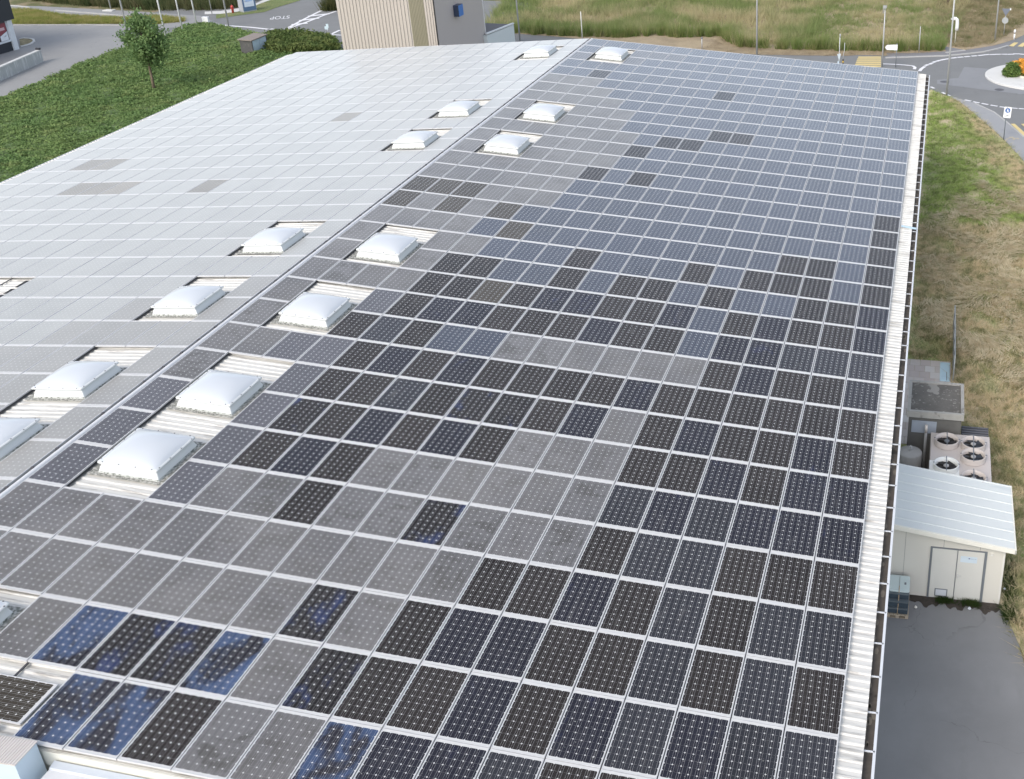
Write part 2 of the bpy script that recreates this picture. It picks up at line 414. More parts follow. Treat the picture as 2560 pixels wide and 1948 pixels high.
# walls
b = MB(); WX = abs(slope_pt(1, DE, 0).x) - .18; ez = slope_pt(1, DE-.2, 0).z - .22
b.quad((WX, Y0+.06, 0), (WX, Y1-.1, 0), (WX, Y1-.1, ez), (WX, Y0+.06, ez))
b.quad((-WX, Y1-.1, 0), (-WX, Y0+.06, 0), (-WX, Y0+.06, ez), (-WX, Y1-.1, ez))
for y, rev in ((Y0+.06, False), (Y1-.1, True)):
    p = [(-WX, y, 0), (WX, y, 0), (WX, y, ez), (0, y, RZ-.2), (-WX, y, ez)]
    b.quad(*(p[::-1] if rev else p))
b.build('wall', M['wallcream'], wh)
for y in (Y0+.02, Y1-.05):
    b = MB()
    for side in (1, -1):
        a, e = slope_pt(side, .0, 0, -.115), slope_pt(side, DE, 0, -.115)
        p = [(a.x, e.x), (a.z, e.z)]
        for yy in (y, y+.03):
            q = [(a.x, yy, a.z-.36), (e.x, yy, e.z-.36), (e.x, yy, e.z), (a.x, yy, a.z)]
            b.quad(*q)
        b.quad((a.x, y, a.z-.36), (a.x, y+.03, a.z-.36), (e.x, y+.03, e.z-.36), (e.x, y, e.z-.36))
    b.build('gable_fascia', M['wallcream'], wh)
# expansion strap over the right eave
p0, p1 = slope_pt(1, DE-.42, 0, -.06), slope_pt(1, DE+.16, 0, -.10)
yb = pix_y = 15.55*PVp
b = MB(); b.quad((p0.x, yb-.10, p0.z), (p1.x, yb-.10, p1.z), (p1.x, yb+.10, p1.z), (p0.x, yb+.10, p0.z)); b.quad((p1.x, yb-.10, p1.z), (p1.x+.02, yb-.10, p1.z-.12), (p1.x+.02, yb+.10, p1.z-.12), (p1.x, yb+.10, p1.z))
b.build('expansion_strap', plain('pale_blue_flashing', (.52,.68,.78), .5), wh)
# dark slot of the bare roof strip on the left
b = MB()
for a, l in ((8.62, .30), (8.30, .22), (8.03, .20)):
    q = [slope_pt(-1, GAP+9.08*PUp, (a)*PVp, -DROP+.006), slope_pt(-1, GAP+9.32*PUp, (a-.03)*PVp, -DROP+.006), slope_pt(-1, GAP+9.34*PUp, (a+l)*PVp, -DROP+.006), slope_pt(-1, GAP+9.10*PUp, (a+l)*PVp, -DROP+.006)]
    b.quad(*q)
b.build('roof_slot', M['black'], wh)

# ------------------------------------------------------------------ skylights
def rect(hx, hy, z, n=6, r=.05):
    pts = []
    for cx, cy, a0 in ((hx-r, hy-r, 0), (-hx+r, hy-r, 90), (-hx+r, -hy+r, 180), (hx-r, -hy+r, 270)):
        for q in range(n+1): t = R(a0 + 90*q/n); pts.append(Vector((cx+r*math.cos(t), cy+r*math.sin(t), z)))
    return pts
def make_skylight():
    t = thing('skylight', 'x', 'skylight', (0,0,0), 0, 'domed skylights along the ridge')
    b = MB(); b.quad((-.98,-.93,.004), (.98,-.93,.004), (.98,.98,.004), (-.98,.98,.004)); b.build('apron', M['moss'], t)
    b = MB(); b.loft([rect(.79,.815,0,3,.03), rect(.772,.797,.045,3,.03)], smooth=False, cap=False); b.build('curb_base', M['moss2'], t)
    b = MB(); b.loft([rect(.772,.797,.045,3,.03), rect(.755,.78,.09,3,.03), rect(.69,.715,.26,3,.03)], smooth=False); b.build('curb', M['curb'], t)
    b = MB(); b.loft([rect(.755,.78,.245,4,.05), rect(.770,.795,.255,4,.05), rect(.770,.795,.288,4,.05), rect(.725,.75,.300,4,.05)]); rim_ = b.build('rim', M['curb'], t)
    n = 24; v, f = [], []
    for i in range(n+1):
        for k in range(n+1):
            x, y = 2*i/n-1, 2*k/n-1
            sx, sy = math.copysign(abs(x)**.8, x), math.copysign(abs(y)**.8, y)
            v.append((sx*.725, sy*.75, .297 + .185*((1-abs(sx)**2.2)*(1-abs(sy)**2.2))**.66))
    for i in range(n):
        for k in range(n): a = i*(n+1)+k; f.append((a, a+n+1, a+n+2, a+1))
    me = bpy.data.meshes.new('dome'); me.from_pydata(v, [], f); me.materials.append(M['dome']); me.polygons.foreach_set('use_smooth', [True]*len(f))
    o = bpy.data.objects.new('dome', me); COL.objects.link(o); o.parent = t
    for s in (-1, 1):
        for q in (-.5, -.17, .17, .5):
            b = MB(); b.box(s*.748-.012, q*1.3-.012, .285, s*.748+.012, q*1.3+.012, .306); b.build('screw', M['screw'], rim_); b = MB(); b.box(q*1.26-.012, s*.773-.012, .285, q*1.26+.012, s*.773+.012, .306); b.build('screw', M['screw'], rim_)
    return t
def copy_tree(o, parent=None):
    c = o.copy(); COL.objects.link(c); c.parent = parent
    for ch in list(o.children): copy_tree(ch, c)
    return c
sky0 = make_skylight(); first = True
RS = [(-1, -.78)] + [(k, r) for k, r in enumerate((2.93, 4.75, 7.78, 10.76, 17.80, 20.80, 28.0))]
for side in (1, -1):
    n_ = 0
    for k, r in RS:
        if side < 0 and k < 0: continue
        n_ += 1
        o = sky0 if first else copy_tree(sky0); first = False
        d = GAP + (19-16.96)*PUp if side > 0 else GAP + 1.92*PUp
        o.location = slope_pt(side, d, r*PVp, -DROP); o.rotation_euler = (0, side*SL, 0)
        if side > 0:
            o['label'] = 'white domed skylight cut off by the left edge of the photo' if k < 0 else f"white domed skylight right of the ridge, {ORD[k+1]} whole one from the near gable"
        else:
            o['label'] = f"white domed skylight left of the ridge, {ORD[k+1]} from the near gable"

# landscape panel on the bare sheets at lower left
pc = slope_pt(1, GAP + (19-14.9)*PUp, -1.52*PVp, 0.0)
o = thing('solar_panel', 'brown solar panel lying crosswise on bare white sheets at lower left', 'solar panel', pc)
o.rotation_euler = Matrix.Rotation(SL, 3, 'Y').to_euler(); o.rotation_euler = (Matrix.Rotation(SL, 3, 'Y') @ Matrix.Rotation(R(90), 3, 'Z')).to_euler()
for nm, me in (('frame', fmesh), ('glass_face', glass_mesh('O'))):
    p = bpy.data.objects.new(nm, me); COL.objects.link(p); p.parent = o

# lower canopy roof and vent duct at the near gable
b = MB(); yb_ = Y0 - .01
zc = lambda x: RZ - .30 - x*math.tan(SL)
b.prism([(5.93, yb_-2.6), (14.5, yb_-2.6), (14.5, yb_), (5.93, yb_)], 6.0, 6.35)
o = thing('canopy_roof', 'smooth white lower roof with grey flashing below the near gable', 'roof', (0,0,0))
c = MB(); n = 14; xs = [5.93, 14.5]
prof = [(yb_, zc(5.93)), (yb_-.13, zc(5.93)-.03), (yb_-.16, zc(5.93)-.06), (yb_-.6, zc(5.93)-.05), (yb_-1.4, zc(5.93)-.12), (yb_-2.6, zc(5.93)-.3)]
for (ya, za), (yc, zc_) in zip(prof, prof[1:]):
    dz = -(14.5-5.93)*math.tan(SL); f_ = (ya >= yb_-.131 and yc >= yb_-.165)
    c.quad((5.93, yc, zc_), (14.5, yc, zc_+dz), (14.5, ya, za+dz), (5.93, ya, za), m=1 if f_ else 0)
c.quad((5.93, yb_, zc(5.93)-1.2), (5.93, yb_-2.6, zc(5.93)-1.2), (5.93, yb_-2.6, prof[-1][1]), *[(5.93, p, q) for p, q in prof[-2:0:-1]], (5.93, yb_, prof[0][1]), m=1)
c.build('deck', [plain('canopy_white', (.66,.67,.69), .35, .03), plain('grey_flashing', (.46,.50,.55), .4, .06)], o)
o = thing('vent_duct', 'pale blue boxy vent duct with ribbed top at lower left corner', 'duct', (5.07, Y0-.30, 0))
b = MB(); b.box(-.70,-.25,3.0,.66,.26,7.70); b.build('casing', plain('duct_paint', (.56,.67,.76), .45, .05), o)
b = MB()
b.box(-.72,-.27,7.70,.68,.28,7.72)
x = -.71
while x < .66: b.box(x,-.27,7.72,x+.030,.28,7.732); x += .055
b.build('ribbed_top', plain('ribbed_plate', (.60,.56,.53), .5, .08), o)
bar = MB(); bar.box(0, 0, 0, .38, .10, .05); bo = bar.build('foam_block', plain('foam_white', (.8,.79,.75), .7)); bo.location = slope_pt(1, GAP+(19-14.75)*PUp, -1.93*PVp, -DROP+.02); tag(bo, 'small off-white block on the bare roof corner at lower left', 'block')

# ------------------------------------------------------------------ ground
def grass_ground(name, green, dry, scale=.5, bias=(.4,.6)):
    g = NG(name); p = g.pos()
    a = g.noise(p, scale, 6, .6); f = g.noise(p, 14, 6, .7); f2 = g.noise(g.vmul(p, (1,1,1)), 3.2, 5, .65, .6)
    c = g.mix(g.ramp(a, *bias), green, dry)
    c = g.mix(g.math('MULTIPLY', g.ramp(f2, .45, .7), .5), c, tuple(x*.55 for x in dry))
    c = g.mix(g.math('MULTIPLY', g.ramp(f, .4, .7), .5), c, tuple(min(1, x*1.5) for x in dry))
    g.bump(f, .8, .06); return g.out(c, .95, .15)
M['ground'] = grass_ground('dry_ground', (.085,.11,.04), (.26,.215,.14))
def asphalt(name, col, patch=.16):
    g = NG(name); p = g.pos()
    a = g.noise(p, .35, 5, .6); f = g.noise(p, 60, 3, .7); s_ = g.noise(g.vmul(p, (1,.25,1)), 1.6, 5)
    c = g.mix(a, tuple(x*(1-patch) for x in col), tuple(x*(1+patch) for x in col))
    c = g.mix(g.math('MULTIPLY', g.ramp(s_, .55, .75), .35), c, tuple(x*.78 for x in col))
    c = g.mix(g.math('MULTIPLY', f, .35), c, tuple(x*1.35 for x in col))
    vo = g.n('ShaderNodeTexVoronoi', feature='DISTANCE_TO_EDGE'); g.put(vo.inputs['Vector'], g.n('ShaderNodeVectorMath', operation='ADD').outputs[0]); vo.inputs['Scale'].default_value = .33
    va = vo.inputs['Vector'].links[0].from_node; g.put(va.inputs[0], p); nc = g.n('ShaderNodeTexNoise'); g.put(nc.inputs['Vector'], p); nc.inputs['Scale'].default_value = 1.1; nc.inputs['Detail'].default_value = 5; g.put(va.inputs[1], g.vmul(nc.outputs[1], (1.6,1.6,0)))
    crack = g.math('MULTIPLY', g.math('LESS_THAN', vo.outputs[0], .0035), g.ramp(g.noise(p, .45, 3), .48, .6))
    c = g.mix(g.math('MULTIPLY', crack, .35), c, tuple(x*.45 for x in col))
    c = g.mix(g.math('MULTIPLY', g.ramp(g.noise(p, .8, 6, .65), .50, .72), .35), c, tuple(x*1.2 for x in col))
    g.bump(f, .25, .01); return g.out(c, .85, .25)
M['asphalt'] = asphalt('road_asphalt', (.19,.195,.196)); M['asphalt_old'] = asphalt('old_asphalt', (.27,.272,.272))
M['asphalt_dark'] = asphalt('yard_asphalt', (.205,.207,.21), .30); M['pave'] = asphalt('pavement_asphalt', (.30,.307,.315), .08)
M['concrete'] = plain('light_concrete', (.62,.62,.60), .8, .07, 1.2, dirt=(.45,.44,.42), dirt_scale=.6)
M['kerb'] = plain('kerb_stone', (.42,.42,.41), .8, .1, 3)
M['paint'] = plain('road_paint', (.72,.72,.74), .7, .08, 6, dirt=(.35,.35,.36), dirt_scale=5, dirt_at=(.58,.8))
M['yellow'] = plain('yellow_paint', (.66,.53,.24), .7, .1, 6, dirt=(.3,.28,.22), dirt_scale=4, dirt_at=(.58,.85))
def sheet(name, pts, z, mat, kind='structure'):
    b = MB(); b.quad(*[(p[0], p[1], z) for p in pts]); o = b.build(name, mat)
    bm = bmesh.new(); bm.from_mesh(o.data); bmesh.ops.triangulate(bm, faces=bm.faces[:]); bmesh.ops.recalc_face_normals(bm, faces=bm.faces[:])
    if sum(f.normal.z for f in bm.faces) < 0: bmesh.ops.reverse_faces(bm, faces=bm.faces[:])
    bm.to_mesh(o.data); bm.free(); return tag(o, kind=kind)
def gpx(lst, f=lambda x, y: (x, y)): return [gp(*f(*p)) for p in lst]
def ribbon(name, paths, z, w, mat, z1=None):
    b = MB()
    for pts in paths:
        pts = [Vector((p[0], p[1], 0)) for p in pts]; L, Rr = [], []
        for k, p in enumerate(pts):
            d = (pts[min(k+1, len(pts)-1)] - pts[max(k-1, 0)]).normalized(); nn = Vector((-d.y, d.x, 0))*w/2
            L.append(p+nn); Rr.append(p-nn)
        for k in range(len(pts)-1):
            if z1 is None: b.quad((Rr[k].x,Rr[k].y,z), (Rr[k+1].x,Rr[k+1].y,z), (L[k+1].x,L[k+1].y,z), (L[k].x,L[k].y,z))
            else: b.prism([Rr[k], Rr[k+1], L[k+1], L[k]], z, z1)
    return tag(b.build(name, mat), kind='structure')
sheet('ground', [(-1500,-1500), (1500,-1500), (1500,1500), (-1500,1500)], 0, M['ground'])
C3 = crop(550,0,6.309); C6 = crop(2100,0,4.8); C7 = crop(2300,180,5.6); C5 = crop(1650,0,4.416); C2 = crop(250,0,6.309); C1 = crop(0,0,6.691); C4 = crop(1200,0,4.416)
# main road band behind the building and parking on the left
edgeN = gpx([(1283,84),(1390,92),(1480,101),(1600,112),(1750,128),(1897,137),(2000,139),(2120,140),(2145,138),(2220,140),(2300,136),(2330,133)]) + gpx([(1500,600),(1750,575),(1950,520),(2110,470),(2208,420)], C6)
sheet('road', [(-60,60), (-20,60), (20.3,62), (21.5,69), gp(*C7(300,300)), gp(*C7(640,410)), gp(*C7(760,445)), gp(*C7(1030,570)), gp(*C7(1200,700)), gp(*C7(1456,930)), (40,56), (45,95)] + edgeN[::-1] + [(-20,104), (-60,110)], .006, M['asphalt'])
sheet('parking', [(-100,30), (-45,30), (-45,70)] + gpx([(420,70),(560,64),(500,40),(330,28),(100,16),(0,14)]) + [(-110,100)], .012, M['asphalt_old'])
sheet('pavement', gpx([(370,345),(430,362),(560,430),(760,590),(1000,800),(1170,950),(1456,1260)], C7) + [(32,50), (32,55)] + gpx([(1456,930),(1200,700),(1030,570),(760,445),(640,410),(450,358)], C7), .05, M['pave'])
ribbon('kerb', [gpx([(1456,925),(1200,700),(1030,570),(760,445)], C7)], .0, .14, M['kerb'], .07)
sheet('road_patch', gpx([(1165,962),(1420,938),(1490,805),(1830,832),(2208,870),(2250,1120),(2170,1135),(1165,1008)], C6), .014, asphalt('patch_asphalt', (.235,.242,.252), .06))
ribbon('kerb', [gpx([(545,700),(900,688),(1270,676),(1500,655),(1720,630),(1900,590),(2020,555)], C6), gpx([(1270,640),(1500,612)], C6)], .0, .18, M['kerb'], .09)
sheet('pavement', gpx([(1250,560),(1500,605),(1900,545),(2110,500),(2000,570),(1700,628),(1450,650),(1270,668),(560,690),(560,640),(900,640),(1270,620)], C6), .03, asphalt('path_grey', (.20,.20,.21), .1))
sheet('soil', edgeN + [(50,140), (-30,140)], .02, grass_ground('dry_soil', (.26,.21,.15), (.38,.31,.21), .4, (.3,.6)))
sheet('bank', [(19.4,12.66), (23.2,12.66), (23.42,11.9), (23.8,10.4), (25,7), (29,2), (40,2), (40,48)] + gpx([(1456,1262),(1170,952),(1000,802),(760,592),(560,432),(430,364),(300,318),(160,250)], C7) + [(19.4,72)], .024, grass_ground('bank_grass', (.23,.29,.10), (.52,.44,.30), .22, (.40,.58)))
# markings
dz = .022
def dashes(lst, f, w=.32, L=.62):
    ps = gpx(lst, f); out = []
    for k, p in enumerate(ps):
        d = (ps[min(k+1, len(ps)-1)] - ps[max(k-1, 0)]).normalized(); out.append([p-d*L/2, p+d*L/2])
    return out
ribbon('road_marking', dashes([(1040,785),(1090,768),(1130,748),(1180,733),(1237,720),(1300,710),(1370,698),(1445,690),(1525,683),(1610,675),(1690,668),(1760,660),(1830,658),(1905,655),(1970,655),(2050,655),(2120,650),(2195,655)], C6, .3, .55), dz, .30, M['paint'])
ribbon('road_marking', dashes([(1110,1055),(1245,1122),(1297,1145),(1360,1175),(1535,1210),(1635,1232),(1738,1252),(1848,1272),(1960,1290),(2085,1302),(2190,1310)], C6, .3, .55), dz, .22, M['paint'])
ribbon('road_marking', [gpx([(955,858),(975,830),(1020,800)], C6)], dz, .28, M['paint'])
ribbon('road_marking', [gpx([(520,770),(700,778),(870,792)], C6), gpx([(870,792),(900,812),(892,835)], C6)], dz, .26, M['paint'])
bars = MB()
for y, xl in ((690,218),(712,208),(735,199),(757,190),(778,182),(800,174)):
    a, c_ = gp(*C6(xl,y)), gp(*C6(492,y)); bars.quad((a.x,a.y-.24,dz), (c_.x,c_.y-.24,dz), (c_.x,c_.y+.24,dz), (a.x,a.y+.24,dz))
for q in ([(2020,555),(2085,512),(2140,515),(2080,562)], [(2130,560),(2195,515),(2250,520),(2190,566)]): bars.quad(*[(p.x,p.y,dz) for p in gpx(q, C6)])
for q in ([(1270,738),(1325,736),(1500,890),(1500,955)], [(1412,740),(1470,735),(1560,800),(1560,860)]): bars.quad(*[(p.x,p.y,dz+.034) for p in gpx(q, C7)])
tag(bars.build('crosswalk_marking', M['yellow']), kind='structure')
fm = MB()
for q in ([(1240,925),(1300,918),(1310,935),(1250,940)], [(1290,950),(1330,930),(1340,955),(1300,962)], [(1345,935),(1390,940),(1385,955),(1350,950)]): fm.quad(*[(p.x,p.y,.062) for p in gpx(q, C7)])
tag(fm.build('faded_marking', plain('faded_yellow', (.50,.42,.25), .8, .2, 9, dirt=(.32,.32,.34), dirt_scale=8, dirt_at=(.45,.6))), kind='structure')
ribbon('road_marking', [gpx([(-100,388),(0,395),(250,418),(480,435),(640,452),(760,466)], C3)], dz, .35, M['paint'])
ribbon('road_marking', [gpx([(1030,468),(1300,320),(1595,172)], C3), gpx([(1035,470),(1400,340),(1640,245),(1835,180)], C3), gpx([(1740,550),(1895,478)], C3), gpx([(1740,550),(1920,560)], C3)], dz, .30, M['paint'])
ribbon('road_marking', [gpx([(1130,395),(1380,368)], C3), gpx([(1250,330),(1560,290)], C3), gpx([(1390,262),(1720,222)], C3)], dz+.003, .55, M['paint'])
ribbon('road_marking', dashes([(830,465),(1215,505),(1350,517),(1480,527),(1615,540)], C3), dz, .4, M['paint'])
for p, nm in ((gp(*C6(1255,985)), 'manhole_cover'), (gp(*C6(1912,1080)), 'manhole_cover')):
    b = MB(); b.disc((0,0,0), .36); o = b.build('manhole_cover', plain('cast_iron', (.10,.10,.11), .6, .2, 20)); o.location = (p.x, p.y, .024)
    tag(o, 'dark round manhole cover in the road by the tall lamp post' if p.x < 23 else 'dark round manhole cover in the road near the roundabout island', 'manhole cover', 'manhole covers in the road')
cu = bpy.data.curves.new('stop_lettering', 'FONT'); cu.body = 'STOP'; cu.size = 1; cu.align_x = 'CENTER'; cu.align_y = 'CENTER'
tmp = bpy.data.objects.new('tmp', cu); COL.objects.link(tmp); bpy.context.view_layer.update()
me = bpy.data.meshes.new_from_object(tmp.evaluated_get(bpy.context.evaluated_depsgraph_get())); bpy.data.objects.remove(tmp)
me.materials.clear(); me.materials.append(M['paint']); o = bpy.data.objects.new('road_lettering', me); COL.objects.link(o)
o.location = (-45.3, 93.75, dz); o.rotation_euler = (0,0,R(206)); o.scale = (.80, 2.3, 1); tag(o, kind='structure')

# lawn, verges, kerbs on the left
M['lawn'] = grass_ground('lawn', (.13,.18,.07), (.25,.24,.12), .5, (.45,.75))
sheet('lawn', gpx([(-60,300),(0,290),(200,262),(350,240),(700,195),(900,120),(1240,20),(1330,-30),(800,-10),(640,45),(570,90),(570,170),(300,160),(0,225),(-60,235)], C3), .03, M['lawn'])
sheet('path', gpx([(-240,190),(0,180),(270,140),(560,60),(740,-20),(860,-20),(590,80),(280,190),(0,225),(-240,232)], C3), .034, M['concrete'])
vg = gpx([(165,172),(350,170),(600,186),(800,225),(1100,272),(1500,290),(2050,315)], C1) + gpx([(860,262),(1330,305)], C2) + gpx([(1320,345),(870,388)], C2) + gpx([(2050,402),(1500,408),(900,410),(230,412)], C1)
sheet('verge', vg, .03, grass_ground('verge_grass', (.26,.29,.08), (.40,.37,.14), .6, (.4,.7)))
ribbon('kerb', [gpx([(140,100),(300,108),(500,133)], C1), gpx([(930,182),(1500,225),(2000,268),(2150,272)], C1), gpx([(230,425),(900,425),(1500,423),(2050,432)], C1)], 0, .16, M['kerb'], .10)
isl = gpx([(340,790),(440,765),(520,740),(575,700),(560,670),(500,655),(400,650),(330,660)], C1)
sheet('traffic_island', isl, .05, grass_ground('island_grass', (.2,.18,.10), (.36,.31,.2), 2)); ribbon('kerb', [isl], 0, .2, M['concrete'], .09)
# dark yard
sheet('yard', [(19.5,-30), (29,-30), (27,3)] + gpx([(2560,1660),(2537,1573),(2502,1518)]) + [(23.2,12.62), (19.5,12.62)], .014, M['asphalt_dark'])
sheet('soil_strip', [(20.3,12.62)] + [(20.45+q*.05, 12.22+.10*math.sin(q*.37)+.07*math.sin(q*.9+1)+random.uniform(-.045,.045)) for q in range(58)] + [(23.45,12.2), (23.3,12.62)], .02, plain('damp_soil', (.05,.042,.035), .95, .5, 5, dirt=(.13,.11,.09), dirt_scale=7, bump=(20,.6,.05)))

# ------------------------------------------------------------------ vegetation
def inpoly(P, poly):
    x, y = P[:,0], P[:,1]; r = np.zeros(len(P), bool); n = len(poly)
    for i in range(n):
        x0, y0 = poly[i][0], poly[i][1]; x1, y1 = poly[(i+1)%n][0], poly[(i+1)%n][1]
        c = ((y0 > y) != (y1 > y)) & (x < (x1-x0)*(y-y0)/((y1-y0) or 1e-9)+x0); r ^= c
    return r
def scatter(poly, n):
    a = np.array([(p[0], p[1]) for p in poly]); lo, hi = a.min(0), a.max(0); out = []
    P = RNG.uniform(lo, hi, (n, 2)); return P[inpoly(P, poly)]
def inview(P, m=60):
    d = np.c_[P, np.zeros(len(P))] - np.array(CAMP); z = d@np.array(AF); x = PPX+FPX*(d@np.array(AR))/z; y = PPY-FPX*(d@np.array(AU))/z
    return (z > 0) & (x > -m-200) & (x < W0+m+250) & (y > -400) & (y < H0+150)
def blades(P, nb, h, w, spread, lean, z0=0.0):
    n = len(P); h = np.broadcast_to(h, (n,)); k = n*nb
    base = np.repeat(P, nb, 0) + RNG.normal(0, spread, (k, 2)); hh = np.repeat(h, nb)*RNG.uniform(.55, 1.1, k)
    az = RNG.uniform(0, 2*np.pi, k); out = base - np.repeat(P, nb, 0); ln = lean*RNG.normal(0, 1, (k, 2))*hh[:,None] + out*1.2
    wv = np.c_[np.cos(az), np.sin(az)]*w/2
    v = np.empty((k, 3, 3)); v[:,0,:2] = base-wv; v[:,1,:2] = base+wv; v[:,0,2] = z0; v[:,1,2] = z0; v[:,2,:2] = base+ln; v[:,2,2] = hh+z0
    return v.reshape(-1, 3), np.arange(k*3).reshape(-1, 3)
def translucent(g, c, f=.35, spec=.2):
    g.out(c, .7, spec)
    tr = g.n('ShaderNodeBsdfTranslucent'); g.put(tr.inputs[0], c); mx = g.n('ShaderNodeMixShader'); mx.inputs[0].default_value = f
    g.t.links.new(g.b.outputs[0], mx.inputs[1]); g.t.links.new(tr.outputs[0], mx.inputs[2]); g.t.links.new(mx.outputs[0], g.t.nodes['Material Output'].inputs[0])
    return g.mat
def veg(name, a, b_, scale, bias=(.4,.6), c3=None, spec=.2):
    g = NG(name); p = g.pos(); n = g.noise(p, scale, 5, .6); c = g.mix(g.ramp(n, *bias), a, b_)
    if c3: c = g.mix(g.ramp(g.noise(g.vmul(p, (1,1,.3)), scale*3.3, 4), .52, .72), c, c3)
    c = g.mix(g.math('MULTIPLY', g.noise(p, 11, 2), .55), c, tuple(x*.5 for x in a))
    g.out(c, .7, spec)
    tr = g.n('ShaderNodeBsdfTranslucent'); g.put(tr.inputs[0], c); mx = g.n('ShaderNodeMixShader'); mx.inputs[0].default_value = .35
    g.t.links.new(g.b.outputs[0], mx.inputs[1]); g.t.links.new(tr.outputs[0], mx.inputs[2]); g.t.links.new(mx.outputs[0], g.t.nodes['Material Output'].inputs[0])
    return g.mat
def leaves(C, n_per, rad, size, z_s=.6, flat=1.0):
    n = len(C); k = n*n_per; c = np.repeat(C, n_per, 0) + RNG.normal(0, 1, (k, 3))*np.array([rad, rad, rad*z_s])
    a = RNG.normal(0, 1, (k, 3))*[1,1,flat]; a /= np.linalg.norm(a, axis=1)[:,None]; b = np.cross(RNG.normal(0, 1, (k, 3))*[flat,flat,1] if flat < 1 else RNG.normal(0, 1, (k, 3)), a); b /= np.linalg.norm(b, axis=1)[:,None]
    s = (size*RNG.uniform(.6, 1.3, k))[:,None]
    v = np.stack([c-a*s, c+b*s*.55, c+a*s, c-b*s*.55], 1).reshape(-1, 3); return v, np.arange(k*4).reshape(-1, 4)
def cat(*vf):
    V, F, o = [], [], 0
    for v, f in vf: V.append(v); F.append(f+o); o += len(v)
    return np.concatenate(V), np.concatenate(F)
# ground cover mound left of the warehouse
mound = gpx([(0,247),(50,224),(100,206),(200,162),(300,124),(345,108),(400,92),(428,84),(445,73),(470,63),(500,58),(530,60),(550,64),(582,72),(621,80),(664,90),(705,90),(740,91),(772,94),(804,98),(823,102),(838,112),(847,124)]) + [Vector((-21,78,0)), Vector((-21,14,0)), Vector((-48,14,0)), Vector((-50,40,0))]
def hgt(P):
    x, y = P[:,0], P[:,1]
    return .12 + .09*np.sin(x*.9+np.sin(y*.5)*1.5)*np.sin(y*.7+1) + .07*np.sin(x*2.1+y*1.7) + .05*np.sin(3.3*x-2.7*y)
b = MB(); sheet('mound_soil', mound, .036, plain('cover_soil_green', (.10,.15,.055), .95, .3, 2))  # base tinted green like the leaves above it
P = scatter(mound, 78000); P = P[inview(P)]
Q = np.c_[P, hgt(P)*RNG.uniform(.45, 1.0, len(P))]
o = np_mesh('ground_cover', *leaves(Q, 6, .16, .105, .3, .45), veg('cover_leaves', (.185,.295,.105), (.25,.345,.125), .2, (.35,.65), (.33,.39,.155))); tag(o, 'dense dark green ground cover on the slope beside the warehouse', 'ground cover', None, 'stuff')
# shrubby end of the mound beside the tower
hed = gpx([(668,93),(705,92),(745,92),(780,96),(806,100),(825,105),(840,115),(848,127)]) + [Vector((-33,79,0)), Vector((-37,78.5,0)), Vector((-39,80,0))]
P = scatter(hed, 2600); Q = np.c_[P, RNG.uniform(.15, .62, len(P))]
o = np_mesh('shrub', *leaves(Q, 12, .2, .14), veg('shrub_leaves', (.11,.165,.05), (.20,.24,.08), .9)); tag(o, 'rounded green shrub row between the small kiosk and beige tower', 'shrub')
def blade_patch(name, poly, n, nb, h, w, sp, lean, mat, z0=.0):
    P = scatter(poly, n); P = P[inview(P)]; return np_mesh(name, *blades(P, nb, h, w, sp, lean, z0), mat)
verge = blade_patch('verge_grass', vg, 9000, 6, .34, .05, .10, .4, veg('verge_blades', (.33,.36,.10), (.46,.42,.17), .7), .03)
tag(verge, 'yellow-green grass strip between the two grey roads at top left', 'grass', None, 'stuff')
hb = gpx([(60,-2),(120,7),(240,17),(330,24),(420,27),(520,26),(590,22)]) + [gp(700,-25), gp(300,-60), gp(0,-60)]
P = scatter(hb, 5200); P = P[inview(P)]
o = np_mesh('tall_grass_hedge', *blades(P, 26, 1.45, .05, .20, .14, .0), veg('hedge_blades', (.09,.125,.05), (.19,.19,.09), .5, (.4,.62), (.22,.18,.11))); tag(o, 'band of tall dark ornamental grass behind the path at top left', 'tall grass', None, 'stuff')
# right hand bank
bankp = [Vector((20.0,28.3,0)), Vector((21.9,28.3,0)), Vector((21.9,16,0)), Vector((23.3,15.5,0)), Vector((23.3,12.6,0)), Vector((23.65,11,0)), Vector((24.5,8.3,0)), Vector((29,3,0)), Vector((32,14,0)), Vector((31,46,0))] + gpx([(1456,1270),(1170,960),(1000,810),(760,600),(560,440),(430,372),(300,326),(160,258)], C7) + [Vector((20,70,0))]
def bankmat():
    g = NG('bank_blades'); p = g.pos(); sp = g.n('ShaderNodeSeparateXYZ'); g.t.links.new(p, sp.inputs[0])
    n = g.noise(p, .55, 5, .6); n2 = g.noise(p, 2.4, 4, .6)
    gy = g.math('ADD', g.math('MULTIPLY', g.ramp(sp.outputs[1], 43.5, 46.0), .34), n)
    edge = g.math('MULTIPLY', g.ramp(g.math('SUBTRACT', sp.outputs[0], g.math('MULTIPLY', g.math('SUBTRACT', 62.0, sp.outputs[1]), .17)), 21.8, 24.2), .3)
    gy = g.math('SUBTRACT', gy, edge)
    c = g.mix(g.ramp(gy, .50, .78), (.68,.57,.38), (.36,.47,.14))
    c = g.mix(g.math('MULTIPLY', g.ramp(n2, .44, .60), .8), c, (.17,.21,.075)); c = g.mix(g.math('MULTIPLY', g.ramp(g.noise(p, 7, 3), .55, .75), .6), c, (.70,.61,.42))
    return translucent(g, c)
P = scatter(bankp, 42000); P = P[inview(P)]; thin = (RNG.uniform(0,1,len(P)) < .35 + .65*(np.sin(P[:,0]*1.9+np.sin(P[:,1]*.8)*2)*np.sin(P[:,1]*1.1) > -.35)); P = P[thin]
